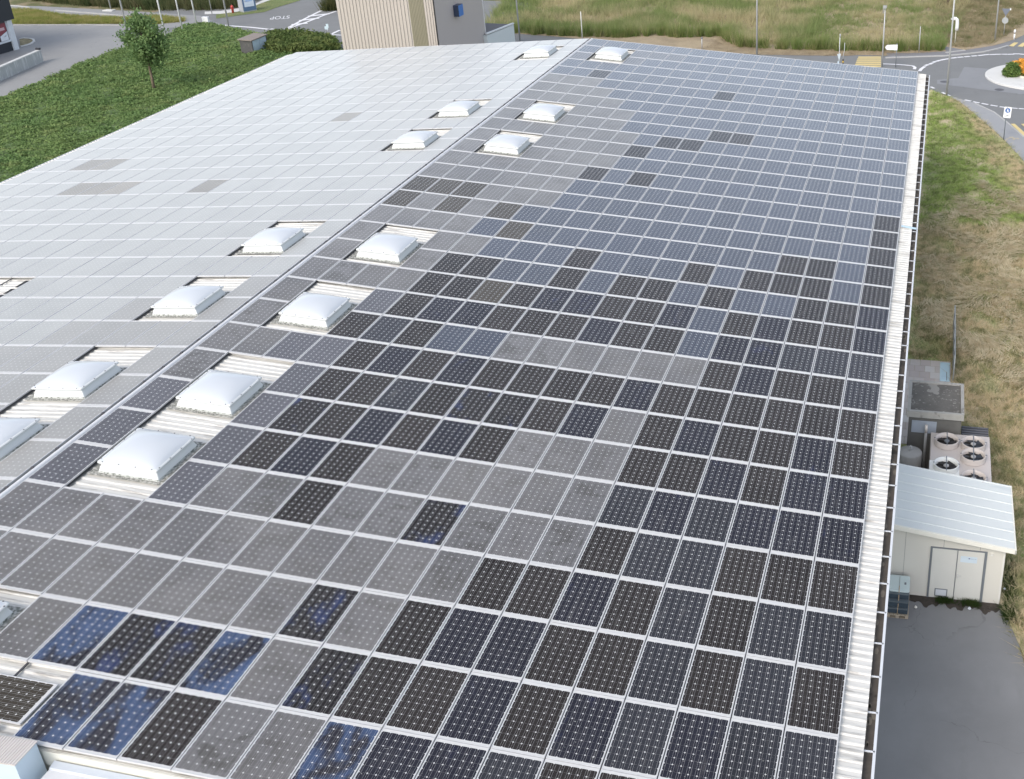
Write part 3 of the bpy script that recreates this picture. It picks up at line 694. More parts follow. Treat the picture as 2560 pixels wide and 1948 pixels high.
o = np_mesh('bank_grass', *blades(P, 7, np.where(P[:,1] > 45, .20, .30), .030, .10, .75, .02), bankmat()); tag(o, 'patchy green and dry grass on the bank right of the gutter', 'grass', None, 'stuff')
P = scatter([Vector((20.3,31.5,0)), Vector((30,18,0)), Vector((31,46,0)), Vector((23.5,52,0)), Vector((20.2,45,0))], 15000); P = P[inview(P)]
fl = np.sin(P[:,0]*1.3+.7*np.sin(P[:,1]*.9))*np.sin(P[:,1]*1.05+1.1*np.sin(P[:,0]*.8)); P = P[fl > -.15]
k = len(P)*4; bs = np.repeat(P, 4, 0) + RNG.normal(0, .12, (k,2)); an_ = 2.6*np.sin(bs[:,0]*.55+1)+2.1*np.sin(bs[:,1]*.42) + RNG.normal(0, .45, k)
dr = np.c_[np.cos(an_), np.sin(an_)]; ln_ = RNG.uniform(.25,.6,k)[:,None]; sd_ = np.c_[-dr[:,1], dr[:,0]]*.019
v = np.empty((k,3,3)); v[:,0,:2] = bs-sd_; v[:,1,:2] = bs+sd_; v[:,2,:2] = bs+dr*ln_; v[:,0,2] = v[:,1,2] = RNG.uniform(.05,.26,k); v[:,2,2] = v[:,0,2] + RNG.uniform(-.03,.12,k)
o = np_mesh('lying_straw', v.reshape(-1,3), np.arange(k*3).reshape(-1,3), veg('lying_straw_blades', (.66,.56,.37), (.86,.77,.56), 1.6)); tag(o, 'swaths of flattened dry straw on the bank beside the condenser unit', 'straw', None, 'stuff')
# weeds by the shed door
P = np.concatenate([RNG.normal((21.55,12.45), (.12,.05), (60,2)), RNG.normal((22.35,12.45), (.14,.05), (60,2)), RNG.normal((23.45,12.2), (.12,.25), (120,2)), RNG.normal((23.5,13.6), (.12,.7), (160,2))])
o = np_mesh('weeds', *blades(P, 8, .16, .02, .04, .5, .02), veg('weed_blades', (.04,.08,.02), (.07,.10,.03), 3)); tag(o, 'low green weeds at the foot of the white shed', 'weeds', None, 'stuff')
# the field of tall grass beyond the road
edge = gpx([(1283,83),(1340,86),(1420,90),(1500,92),(1560,94),(1650,88),(1690,93),(1750,92),(1800,91),(1822,102),(1848,116),(1900,120),(1960,123),(2050,125),(2150,127),(2250,128),(2355,126)])
field = edge + [gp(2390,70), gp(2420,20), Vector((24,125,0)), Vector((-30,128,0)), Vector((-22,88,0))]
P = scatter(field, 12500); P = P[inview(P)]
ed = np.array([(p.x, p.y) for p in edge]); dd = np.min(np.linalg.norm(P[:,None]-ed[None], axis=2), axis=1); keep = RNG.uniform(0,1,len(P)) < np.where(dd < 2.5, 1, .8); P = P[keep]; dd = dd[keep]
E2 = np.concatenate([ed[i] + (ed[i+1]-ed[i])*np.linspace(0,1,int(np.linalg.norm(ed[i+1]-ed[i])/.58)+1)[:,None] for i in range(len(ed)-1)]); E2 += RNG.normal(0,.16,E2.shape)
big = (np.sin(P[:,0]*.45+1.3)*np.sin(P[:,1]*.38+.6) > -.1)
fieldmat = veg('field_blades', (.26,.33,.12), (.62,.53,.33), .16, (.40,.62), (.40,.42,.20))
o = np_mesh('tall_grass', *blades(P, 16, np.where(big, 1.0, .7)*np.where((P[:,0] > 9) & (dd > 3), .6, 1), .045, .17, .22), fieldmat)
of = np_mesh('reed_fringe', *blades(E2, 85, RNG.uniform(.95,1.5,len(E2)), .045, .13, .12), veg('reed_blades', (.20,.275,.08), (.31,.34,.13), .9, (.4,.6), (.46,.40,.22))); tag(of, 'ragged front row of tall green reed clumps along the edge of the wild field', 'reeds', None, 'stuff')
tag(o, 'wild field of tall green and straw-coloured grass beyond the road', 'tall grass', None, 'stuff')
P = scatter([gp(2340,100), gp(2400,122), gp(2480,110), gp(2560,60), gp(2560,-40), gp(2380,-40), gp(2330,40)], 5000)
o = np_mesh('slope_grass', *blades(P, 10, .35, .04, .15, .5), veg('slope_blades', (.25,.24,.12), (.46,.39,.25), .35, (.35,.6), (.17,.24,.08))); tag(o, 'short dry grass slope between the field and roundabout', 'grass', None, 'stuff')
P = scatter(edgeN[4:12] + [p for p in edge[::-1][:9]], 4200)
o = np_mesh('straw_litter', *blades(P, 5, .07, .03, .14, 1.6, .02), veg('straw', (.40,.32,.21), (.55,.46,.31), .8)); tag(o, 'dry straw litter on the bare strip before the tall grass', 'straw', None, 'stuff')

def tree(name, label, base, h, cz0, rx, n_leaf, leaf, mat, cat_='tree', lean=0.0, group=None):
    t = thing(name, label, cat_, base, 0, group); b = MB(); rnd = random.Random(int(h*100))
    top = Vector((lean, 0, h*.82))
    trunk = [Vector((lean*q*q, .06*math.sin(q*5), h*.82*q)) for q in (0, .2, .4, .6, .8, 1)]
    b.tube(trunk, h*.016+.03, 8, r1=.02)
    tips = []
    for k in range(16):
        q = rnd.uniform(.28, .85); s = trunk[0].lerp(top, q); s = Vector((lean*q*q, 0, h*.82*q)); a = rnd.uniform(0, 6.28); l = rx*rnd.uniform(.55, .95)*(1.1-.4*abs(q-.5))
        e = s + Vector((math.cos(a)*l, math.sin(a)*l, l*rnd.uniform(.5, 1.0))); b.tube([s, s.lerp(e, .5)+Vector((0,0,.08*l)), e], .035, 5, r1=.008); e.z = min(e.z, h-.35); tips += [e, s.lerp(e, .65)]
    b.build('trunk', plain('bark', (.16,.125,.09), .9, .3, 8), t)
    cs = []
    for e in tips: cs.append(tuple(e))
    while len(cs) < 70:
        p = Vector((rnd.uniform(-1,1), rnd.uniform(-1,1), rnd.uniform(-1,1)))
        if p.length < 1 and p.length > .25:
            zz = cz0 + (h-cz0)*(p.z*.5+.5); wz = math.sin(math.pi*min(1, max(.06, (zz-cz0)/(h-cz0)*.8+.14)))**.6
            cs.append((p.x*rx*wz + lean*(zz/h)**2, p.y*rx*wz, zz))
    Cc = np.array(cs); v, f = leaves(Cc, n_leaf//len(Cc), rx*.21, leaf, .9); np_mesh('crown', v, f, mat, t); return t
leafm = veg('tree_leaves', (.17,.28,.11), (.23,.34,.13), 1.2, (.4,.6), (.32,.42,.18))
tree('tree', 'slim young green tree standing in the ground cover left of the roof', (*gp(386,226)[:2], 0), 6.0, 1.25, 1.4, 6200, .125, leafm, lean=.1)
tree('tree', 'tree trunk and low crown at the top edge above the roundabout', (*gp(2370,10)[:2], 0), 7.5, 3.4, 3.0, 6000, .16, leafm, lean=.4)
b_ = veg('bush_leaves', (.13,.22,.06), (.24,.33,.09), 2.2)
bp = gp(2528,198); P = RNG.normal(0, 1, (240,3)); P /= np.linalg.norm(P, axis=1)[:,None]; P = np.abs(P*[1,1,1])*np.sign(np.c_[P[:,:2], np.ones(len(P))])*np.array([.62,.62,.85])*RNG.uniform(.75,1,(240,1)) + [0,0,.15]
o = np_mesh('bush', *leaves(P, 14, .10, .09, 1), b_); o.location = (bp.x, bp.y+.1, .18); tag(o, 'rounded green bush at the edge of the roundabout flower bed', 'bush')
CEN = (28.6, 78.5); BED = (29.2, 79.7)
b = MB(); b.loft([[Vector((CEN[0]+r*math.cos(t), CEN[1]+r*math.sin(t), z)) for t in (2*math.pi*k/48 for k in range(48))] for r, z in ((4.4,.0),(4.4,.12),(4.28,.17),(3.0,.24))], smooth=False)
tag(b.build('roundabout_island', M['concrete']), kind='structure')
b = MB(); b.loft([[Vector((BED[0]+r*math.cos(t), BED[1]+r*math.sin(t), z)) for t in (2*math.pi*k/48 for k in range(48))] for r, z in ((3.3,.2),(3.3,.36),(3.18,.36),(3.18,.30))], smooth=False)
tag(b.build('bed_edging', plain('edging_stone', (.66,.65,.55), .8)), kind='structure')
a = RNG.uniform(0, 2*np.pi, 2600); r_ = 3.1*np.sqrt(RNG.uniform(0,1,2600)); P = np.c_[BED[0]+r_*np.cos(a), BED[1]+r_*np.sin(a)]
o = np_mesh('flower_stems', *blades(P, 8, .34, .04, .06, .25, .3), veg('stems', (.12,.18,.05), (.25,.24,.07), 2)); tag(o, 'low green foliage under the orange flowers of the roundabout', 'foliage', None, 'stuff')
Q = np.c_[P, RNG.uniform(.40,.68,len(P))]; kk = np.sin(P[:,0]*3)*np.sin(P[:,1]*2.6) > -.5
o = np_mesh('flowers', *leaves(Q[kk], 5, .07, .07, .6), plain('orange_petals', (.80,.36,.04), .6, .3, 5)); tag(o, 'orange flowers filling the bed of the roundabout', 'flowers', None, 'stuff')


# ------------------------------------------------------------------ yard objects right of the gutter (x, y from the ground, z up)
M['panelw'] = plain('sandwich_panel', (.66,.645,.59), .5, .03, 1)
M['greyframe'] = plain('grey_frame', (.17,.19,.21), .5)
M['shedroof'] = plain('pale_metal_roof', (.66,.695,.685), .35, .04, 1.0, dirt=(.54,.59,.595), dirt_scale=1.2, stretch=(.3,3,1))
sh = thing('shed', 'white panel shed with ribbed pale roof and grey-framed double doors', 'shed', (21.5, 14.2, 0))
def part(mb, name, mat, par, off=None):
    o = mb.build(name, mat, par); p = par
    loc = Vector((0,0,0))
    while p is not None: loc += Vector(p.location); p = p.parent
    o.location = -loc; return o
X0s, X1s, YF, YB = 19.86, 23.17, 12.61, 15.75
zl, zr = 2.48, 1.99
b = MB()
b.quad((X0s,YF,0), (X1s,YF,0), (X1s,YF,zr), (X0s,YF,zl)); b.quad((X1s,YF,0), (X1s,YB,0), (X1s,YB,zr), (X1s,YF,zr))
b.quad((X1s,YB,0), (X0s,YB,0), (X0s,YB,zl), (X1s,YB,zr)); b.quad((X0s,YB,0), (X0s,YF,0), (X0s,YF,zl), (X0s,YB,zl))
part(b, 'wall', M['panelw'], sh)
for x in (20.28, 21.40, 22.45):
    b = MB(); b.box(x-.006, YF-.004, (0.02 if x < 20.5 else 1.90), x+.006, YF+.002, zl-(x-X0s)*.148-.02); part(b, 'panel_seam', plain('seam', (.30,.30,.29), .7), sh)
b = MB(); b.box(X1s-.05, YF-.012, 0, X1s+.012, YF+.05, zr-.02); part(b, 'corner_trim', plain('trim', (.70,.69,.65), .5), sh)
rx0, rx1, ry0, ry1 = 19.86, 23.42, 12.40, 15.78
rz = lambda x: 2.66 - (x-19.86)*.137
b = MB(); prof = []; y = ry0
while y < ry1: prof += [(y,0), (min(y+.40,ry1),0), (min(y+.425,ry1),.018), (min(y+.46,ry1),.018), (min(y+.485,ry1),0)]; y += .485
for (ya,ha),(yb2,hb) in zip(prof, prof[1:]):
    if yb2 > ya+1e-6: b.quad((rx0,ya,rz(rx0)+ha), (rx1,ya,rz(rx1)+ha), (rx1,yb2,rz(rx1)+hb), (rx0,yb2,rz(rx0)+hb))
b.quad((rx0,ry1,rz(rx0)-.05), (rx1,ry1,rz(rx1)-.05), (rx1,ry0,rz(rx1)-.05), (rx0,ry0,rz(rx0)-.05))
rf = part(b, 'roof', M['shedroof'], sh)
b = MB(); b.quad((rx0,ry0-.012,rz(rx0)-.13), (rx1+.02,ry0-.012,rz(rx1)-.13), (rx1+.02,ry0-.012,rz(rx1)+.02), (rx0,ry0-.012,rz(rx0)+.02)); b.quad((rx0,ry0-.012,rz(rx0)+.02), (rx1+.02,ry0-.012,rz(rx1)+.02), (rx1+.02,ry0+.05,rz(rx1)+.022), (rx0,ry0+.05,rz(rx0)+.022))
b.box(rx1, ry0-.012, rz(rx1)-.12, rx1+.035, ry1+.01, rz(rx1)+.012); part(b, 'fascia', plain('fascia_cream', (.80,.79,.72), .5), sh)
dx0, dx1, dzt = 21.06, 22.62, 1.86
b = MB(); b.box(dx0-.035, YF-.03, 0, dx0+.025, YF-.004, dzt+.03); b.box(dx1-.025, YF-.03, 0, dx1+.05, YF-.004, dzt+.03); b.box(dx0+.025, YF-.03, dzt-.01, dx1-.025, YF-.004, dzt+.03)
dfr = part(b, 'door_frame', M['greyframe'], sh)
mid = 21.82
for a, c_, nm in ((dx0+.03, mid-.014, 0), (mid+.014, dx1-.03, 1)):
    b = MB(); b.box(a, YF-.024, .03, c_, YF-.006, dzt-.015); d = part(b, 'door', plain('door_leaf', (.64,.64,.605), .45, .03), sh)
    if nm == 0:
        b = MB(); b.box(a+.16, YF-.032, .10, a+.54, YF-.026, .38); b.box(a+.19, YF-.036, .13, a+.51, YF-.032, .35, m=1); part(b, 'vent_grille', [M['greyframe'], plain('grille_plate', (.60,.63,.68), .5)], d)
        b = MB(); b.box(c_+.001, YF-.034, .03, c_+.022, YF-.0245, dzt-.02); part(b, 'door_gap', M['greyframe'], sh)
    else:
        b = MB(); b.box(a+.08, YF-.03, 1.44, a+.56, YF-.026, 1.66); sg = part(b, 'sign_plate', plain('pale_sign', (.60,.70,.78), .4), d)
        b = MB(); b.box(a+.31, YF-.033, 1.575, a+.355, YF-.031, 1.61)
        for q in range(9):
            if q not in (5,): b.box(a+.37+q*.019, YF-.033, 1.575, a+.382+q*.019, YF-.031, 1.597, m=1)
        part(b, 'sign_lettering', [plain('navy_ink', (.10,.13,.30), .5), plain('faded_ink', (.36,.44,.56), .5)], d)
        b = MB(); b.tube([(a+.035, YF-.026, .86), (a+.035, YF-.06, .87), (a+.035, YF-.06, .97), (a+.035, YF-.026, .98)], .010, 8); b.tube([(a+.035, YF-.05, .94), (a+.14, YF-.05, .94)], .010, 8); part(b, 'handle', M['alu'], d)
b = MB(); b.box(22.76, YF-.05, 1.78, 22.83, YF, 1.84); part(b, 'door_lamp', plain('lamp_white', (.75,.75,.72), .4), sh)

pl = thing('pallet', 'small wooden pallet under the stack of plastic crates by the shed', 'pallet', (20.2, 12.0, 0))
b = MB(); px0, px1, py0, py1 = 19.88, 20.52, 11.46, 12.50
for k in range(6): xx = px0 + k*(px1-px0-.09)/5; b.box(xx, py0, .12, xx+.09, py1, .142)
for yy in (py0, (py0+py1)/2-.05, py1-.1):
    b.box(px0, yy, 0, px1, yy+.1, .02); b.box(px0, yy, .10, px1, yy+.1, .12)
    for xx in (px0, (px0+px1)/2-.05, px1-.1): b.box(xx, yy, .02, xx+.1, yy+.1, .10)
part(b, 'slats', plain('pallet_wood', (.40,.34,.26), .85, .2, 6), pl)
bx = thing('crate_stack', 'dark blue plastic crates with a pale lid strapped on a pallet', 'crates', (20.2, 12.0, .142))
M['crate'] = plain('crate_plastic', (.045,.065,.085), .4, .15, 4); M['lid'] = plain('lid_plastic', (.60,.70,.70), .4, .04)
zz = .145
for k, (ya, h) in enumerate(((11.50,.20), (11.53,.22), (11.64,.20))):
    b = MB(); b.box(19.90, ya, zz, 20.49, 12.44, zz+h); c_ = part(b, 'crate', M['crate'], bx); bevel(c_, .02)
    b = MB(); b.box(19.89, ya-.012, zz+h-.035, 20.50, 12.45, zz+h+.006); c_ = part(b, 'crate_rim', plain('crate_rim_grey', (.12,.145,.16), .4), bx); zz += h+.01
b = MB(); b.prism(rect(.305, .37, 0, 4, .07), 0, .06); l_ = b.build('lid', M['lid'], bx); l_.location = (-.005, .05, zz-.14); bevel(l_, .012)
b = MB(); b.box(-.005, -.315, .066, .005, .30, .070); b.box(.145, -.06, .061, .20, .04, .068); o = b.build('lid_clip', M['greyframe'], l_)
b = MB(); b.tube([(20.20, 11.9, zz+.07), (20.20, 11.69, zz+.07), (20.20, 11.50, .40), (20.19, 11.48, .16)], .012, 6); part(b, 'strap', plain('tan_strap', (.48,.36,.24), .8), bx)

ac = thing('condenser_unit', 'large beige air-conditioning condenser with round roof fans behind the shed', 'air conditioner', (21.85, 17.2, 0))
M['acb'] = plain('condenser_paint', (.55,.505,.48), .5, .05, 2, dirt=(.52,.48,.455), dirt_scale=1.5); M['acw'] = plain('condenser_pale', (.78,.80,.79), .45, .04)
b = MB(); b.box(20.90, 15.78, .15, 22.86, 18.86, 2.08); b.box(21.0,15.9,0,22.76,18.7,.15); ab = part(b, 'casing', M['acb'], ac); bevel(ab, .02)
b = MB(); b.box(20.885, 15.80, 2.0815, 21.84, 17.05, 2.092); part(b, 'pale_cover', M['acw'], ac)
for k, (fx, fy) in enumerate(((21.43,18.16),(21.42,16.62),(22.30,18.10),(22.29,17.30),(22.28,15.98))):
    mt = M['acw'] if k == 1 else M['acb']
    f_ = thing('fan', None, None, (fx-21.85, fy-17.2, 2.094)); f_.parent = ac
    b = MB(); n = 36; rg = lambda r, z: [Vector((r*math.cos(t), r*math.sin(t), z)) for t in (2*math.pi*q/n for q in range(n))]
    b.loft([rg(.41,0), rg(.395,.16), rg(.405,.20), rg(.375,.20), rg(.36,.02)], cap=False); b.build('shroud', mt, f_)
    b = MB(); b.disc((0,0,.012), .36); b.build('well', M['black'], f_)
    b = MB()
    for q in range(5):
        t = 2*math.pi*q/5+k; b.quad((.08*math.cos(t-.3), .08*math.sin(t-.3), .07), (.34*math.cos(t-.42), .34*math.sin(t-.42), .055), (.34*math.cos(t+.35), .34*math.sin(t+.35), .10), (.08*math.cos(t+.35), .08*math.sin(t+.35), .09))
    b.build('blades', plain('fan_blade', (.022,.02,.02), .6) if k < 2 else plain('fan_blade_blue', (.03,.037,.048), .5), f_)
    b = MB(); b.loft([rg(.085,.09), rg(.085,.13), rg(.05,.14)]); b.build('hub', plain('fan_hub', (.42,.42,.42), .5) if k != 0 else M['greyframe'], f_)
    b = MB(); b.box(-.014,-.43,.195,.014,.43,.212); b.tube([(-.43,0,.20),(-.37,0,.205)], .015, 6); b.tube([(.37,0,.205),(.43,0,.20)], .015, 6)
    b.build('guard', M['greyframe'], f_)

hu = thing('concrete_hut', 'dark weathered concrete hut with flat mossy roof behind the condenser', 'hut', (21.0, 19.9, 0))
def hutmat():
    g = NG('mossy_concrete'); p = g.obj(); n = g.noise(p, 1.6, 8, .7); n2 = g.noise(p, 6, 5, .7)
    c = g.mix(n, (.085,.082,.076), (.21,.20,.185)); c = g.mix(g.ramp(n2, .57, .66), c, (.36,.35,.32)); c = g.mix(g.ramp(g.noise(p, 1.3, 5), .58, .61), c, (.30,.29,.27))
    g.bump(n2, .5, .03); return g.out(c, .9, .2)
M['hut'] = plain('hut_wall', (.14,.138,.13), .9, .3, 3, dirt=(.05,.05,.047), dirt_scale=1.5); M['rim'] = plain('hut_rim', (.38,.375,.355), .9, .2, 4, dirt=(.12,.115,.10), dirt_scale=3)
hx0, hx1, hy0, hy1, hz = 20.07, 21.94, 18.95, 21.15, 2.62
b = MB(); b.box(hx0+.05, hy0+.06, 0, hx1-.05, hy1-.05, hz); part(b, 'wall', M['hut'], hu)
b = MB(); b.box(hx0, hy0, hz, hx1, hy1, hz+.14); part(b, 'roof', hutmat(), hu)
b = MB(); t_ = .09
b.box(hx0-.02, hy0-.02, hz-.05, hx1+.02, hy0+t_, hz+.19); b.box(hx0-.02, hy1-t_, hz-.05, hx1+.02, hy1+.02, hz+.19); b.box(hx0-.02, hy0+t_, hz-.05, hx0+t_, hy1-t_, hz+.188); b.box(hx1-t_, hy0+t_, hz-.05, hx1+.02, hy1-t_, hz+.188)
part(b, 'parapet', M['rim'], hu)
b = MB(); b.box(hx0+.16, hy0+.03, 1.95, hx0+1.0, hy0+.055, 2.42); part(b, 'window_panel', plain('grey_blue_panel', (.36,.40,.46), .4), hu)
tk = thing('water_tank', 'round grey concrete tank with a lifting hook by the wall', 'tank', (20.25, 17.95, 0))
b = MB(); n = 40; rg = lambda r, z: [Vector((r*math.cos(t), r*math.sin(t), z)) for t in (2*math.pi*q/n for q in range(n))]
b.loft([rg(.395,0), rg(.395,1.77), rg(.375,1.80), rg(.05,1.83)]); b.build('drum', plain('tank_grey', (.40,.395,.38), .7, .1, 3, dirt=(.18,.18,.175), dirt_scale=2), tk)
b = MB(); b.tube([(-.03,0,1.82), (-.03,0,1.98), (.0,0,2.04), (.04,0,1.98), (.04,0,1.88)], .018, 8); b.build('hook', M['alu'], tk)
ps = thing('pipe_post', 'grey steel pipe post in front of the dark concrete hut', 'post', (20.73, 18.75, 0))
b = MB(); b.tube([(0,0,0), (0,0,2.12)], .05, 12); b.build('pipe', plain('grey_pipe', (.30,.30,.30), .5), ps); b = MB(); b.tube([(0,0,2.12), (0,0,2.40)], .052, 12); b.build('pipe_cap', plain('pale_cap', (.62,.58,.54), .5), ps)
lo_ = thing('louvre_box', 'dark slatted ventilation box beside the beige condenser unit', 'vent box', (22.45, 20.2, 0))
b = MB(); b.box(21.99,19.95,0,22.91,20.55,1.44); part(b, 'casing', plain('vent_dark', (.06,.062,.075), .6, .2), lo_)
b = MB()
for q in range(4): b.box(21.98,19.94+q*.165,1.44,22.92,19.94+q*.165+.05,1.475)
part(b, 'slats', plain('vent_slat', (.13,.135,.15), .5), lo_)
# patio of slabs, pale board, mesh fence
rows = MB(); mats = [plain('slab_beige', (.54,.495,.465), .85, .06, 3), plain('slab_pinkish', (.49,.435,.41), .85, .06, 3), plain('slab_grey', (.60,.575,.55), .85, .06, 3)]
y = 21.3; k = 0
while y < 28.0:
    x = 19.6 + (k % 2)*.2
    while x < 21.7:
        rows.box(x+.006, y+.006, .0, min(x+.42, 21.72)-.006, y+.52, .045, m=random.choice((0,0,1,1,2))); x += .42
    y += .53; k += 1
tag(rows.build('paving', mats), kind='structure')
o = thing('pale_board', 'pale blue board lying on the paving beside the mesh fence', 'board', (21.46, 27.2, .05))
b = MB(); b.box(-.20,-.82,.0,.20,.82,.035); bevel(b.build('board', plain('pale_blue_sheet', (.48,.66,.76), .4), o), .01)
b = MB(); b.box(.06,-.78,.035,.085,-.05,.042); b.build('seam', M['greyframe'], o)
fe = thing('mesh_fence', 'narrow dark mesh fence running away from the concrete hut', 'fence', (21.78, 29, 0))
b = MB()
for yy in (26.4, 27.6, 28.8, 30.0, 31.2): b.tube([(21.78,yy,0), (21.78,yy,1.28)], .022, 8)
part(b, 'posts', M['greyframe'], fe) if False else None
for yy in (26.4, 27.6, 28.8, 30.0, 31.2):
    c_ = MB(); c_.tube([(21.78,yy,0), (21.78,yy,1.28)], .022, 8); part(c_, 'post', plain('galv_post', (.42,.45,.46), .45), fe)
b = MB(); y = 26.42
while y < 31.2: b.box(21.786,y,.05,21.789,y+.004,1.22); y += .05
z = .1
while z < 1.24: b.box(21.7865,26.4,z,21.7885,31.2,z+.005); z += .2
part(b, 'mesh', plain('fence_wire', (.10,.11,.12), .5), fe)
b = MB(); b.box(21.772,26.4,1.225,21.80,31.2,1.25); part(b, 'rail', plain('fence_rail', (.30,.33,.36), .4), fe)
b = MB(); b.box(21.795,26.4,.02,21.80,31.2,1.0); part(b, 'screen', plain('fence_screen', (.055,.065,.07), .7), fe)
for q, (x, y, nm) in enumerate(((22.95,14.2,'a small crumpled white scrap of litter on the grass behind the shed'), (23.36,13.3,'pale blue-white crumpled litter on the grass right of the shed'), (20.72,12.0,'tiny white stone chip on the yard beside the pallet'), (22.3,12.2,'tiny white paper scrap under the shed doors'))):
    b = MB(); rr = random.Random(q); n = 7; b.loft([[Vector((.05*rr.uniform(.5,1.2)*math.cos(t)*f, .05*rr.uniform(.5,1.2)*math.sin(t)*f, z_)) for t in (2*math.pi*i/n for i in range(n))] for f, z_ in ((.8,0),(1.1,.03),(.5,.07))], smooth=False)
    o = b.build('litter', plain('litter_paper', (.68,.72,.78) if q != 2 else (.7,.68,.62), .8)); o.location = (x + (.35 if q == 0 else 0), y, .03); tag(o, nm, 'litter')

# ------------------------------------------------------------------ beyond the roof
tw = thing('tower_building', 'tall beige metal-clad tower with an olive strip and blue box sign', 'building', (-20, 70, 0))
TX0, TX1, TY0, TY1, TH = -23.95, -16.2, 66.0, 75.4, 12.0
M['clad'] = plain('beige_cladding', (.44,.405,.365), .5, .03, .5); M['clad2'] = plain('smooth_cladding', (.50,.455,.43), .5, .02, .4); M['olive'] = plain('olive_cladding', (.22,.205,.145), .5, .03, .5)
def corr(x0, x1, y, z0, z1, per, dep):
    b = MB(); x = x0; P_ = []
    while x < x1-1e-4:
        for dx, d in ((0,0),(per*.55,0),(per*.65,dep),(per*.9,dep)):
            if x+dx < x1: P_.append((x+dx, y-d))
        x += per
    P_.append((x1, y))
    for (xa, ya), (xb, yb3) in zip(P_, P_[1:]): b.quad((xa,ya,z0), (xb,yb3,z0), (xb,yb3,z1), (xa,ya,z1))
    return b
part(corr(TX0, -18.20, TY0, 0, TH, .27, .06), 'corrugated_wall', M['clad'], tw)
part(corr(-18.20, -17.02, TY0-.01, 0, TH, .12, .02), 'olive_strip', M['olive'], tw)
part(corr(-17.02, TX1-.06, TY0, 0, TH, .20, .06), 'corrugated_wall', M['clad'], tw)
b = MB(); b.box(TX1-.08, TY0-.05, 0, TX1-.005, TY0+.03, TH); part(b, 'corner_joint', M['black'], tw)
b = MB(); b.quad((TX1,TY0,0), (TX1,TY1,0), (TX1,TY1,TH), (TX1,TY0,TH)); b.quad((TX1,TY1,0), (TX0,TY1,0), (TX0,TY1,TH), (TX1,TY1,TH)); b.quad((TX0,TY1,0), (TX0,TY0,0), (TX0,TY0,TH), (TX0,TY1,TH)); part(b, 'smooth_wall', M['clad2'], tw)
b = MB(); b.box(TX0-.1,TY0-.1,TH,TX1+.1,TY1+.1,TH+.25); part(b, 'roof', M['clad2'], tw)
b = MB(); b.box(TX1-.01, TY1-.10, 0, TX1+.03, TY1+.02, TH); part(b, 'edge_trim', plain('white_trim', (.70,.70,.68), .5), tw)
b = MB(); b.box(TX1, 69.35, 5.42, TX1+.42, 70.25, 6.25, m=0); sgn = part(b, 'box_sign', [plain('sign_dark_side', (.035,.05,.09), .4)], tw)
b = MB(); b.box(TX1+.421, 69.36, 5.43, TX1+.435, 70.24, 6.24); part(b, 'sign_face', plain('sign_blue', (.055,.20,.56), .35), sgn)
an = thing('annex', 'low white annex with dark flat roof beside the beige tower', 'building', (-15.5, 77, 0))
A_, B_, D_ = gp(1217,86,3.0), gp(1284,59,3.0), gp(1205,56,3.0)
A2 = Vector((A_.x-1.5, A_.y-1.0, 0))
poly = [(A_.x, A_.y), (B_.x, B_.y), (B_.x-4, B_.y+.3), (A_.x-3.2, A_.y+.6)]
b = MB(); b.prism(poly, 0, 2.9, m=0); b.prism([(A_.x-.05, A_.y+.2), (B_.x-.12, B_.y-.1), (B_.x-3.9, B_.y+.2), (A_.x-3.1, A_.y+.7)], 2.9, 2.96, m=1)
d = Vector((B_.x-A_.x, B_.y-A_.y, 0)).normalized(); nn = Vector((d.y, -d.x, 0))
part(b, 'wall', [plain('annex_white', (.66,.71,.70), .5, .03), plain('bitumen_roof', (.15,.145,.145), .85, .15, 1)], an)
b = MB(); b.prism([(A_.x, A_.y), (B_.x+.05, B_.y), (B_.x-.14, B_.y+.05), (A_.x-.18, A_.y+.1)], 2.96, 3.06); part(b, 'roof_edge', plain('white_edge', (.72,.74,.73), .5), an)

M['galv'] = plain('galvanised_steel', (.42,.43,.43), .45, .08, metal=.2); M['white'] = plain('white_gloss', (.78,.79,.80), .35, .03)
def pole(name, label, cat_, base, h, r=.06, r1=None, mat=None, group=None, arm=None, base_plate=True):
    t = thing(name, label, cat_, (base.x, base.y, 0), 0, group); b = MB(); b.tube([(0,0,0), (0,0,h*.5), (0,0,h)], r, 12, r1=r1 or r*.7); b.build('pole', mat or M['galv'], t)
    if arm:
        b = MB(); b.tube([(0,0,h-.05), (.1*arm[0],.1*arm[1],h+.15), (arm[0],arm[1],h+.25)], .035, 8); b.build('arm', M['galv'], t)
        b = MB(); b.box(-.30,-.12,-.05,.30,.12,.06); o = b.build('lamp_head', M['galv'], t); o.location = (arm[0], arm[1], h+.25); o.rotation_euler = (0,0,math.atan2(arm[1], arm[0])); bevel(o, .03)
    return t
G1 = 'tall street lamp posts'
pole('street_lamp', 'tall grey lamp post standing at the tip of the grass bank right of the gutter', 'lamp post', gp(2366.5,240), 9.0, .085, .05, None, G1, (1.2,.6))
pole('street_lamp', 'tall grey lamp post before the tall grass above the middle of the roof', 'lamp post', gp(1892,139), 9.0, .08, .05, None, G1, (0,-1.3))
pole('street_lamp', 'tall grey lamp post at the top right beside the yield sign', 'lamp post', gp(2487,102), 9.0, .08, .05, None, G1, (.9,-.9))
pole('street_lamp', 'tall pale lamp post just right of the white annex', 'lamp post', gp(1300,103), 9.0, .075, .045, None, G1, (0,-1.3))
pole('street_lamp', 'tall grey lamp post passing behind the tree at the left', 'lamp post', gp(322,92), 9.0, .085, .05, None, G1, (-1.2,.4))
pole('street_lamp', 'thin lamp post on a pale concrete base at the top left grass', 'lamp post', gp(278,25), 8.0, .07, .05, None, G1, (0,-1.2))
pole('street_lamp', 'grey lamp post by the white line before the stop junction', 'lamp post', gp(572,66), 8.5, .085, .05, None, G1, (.8,.8))
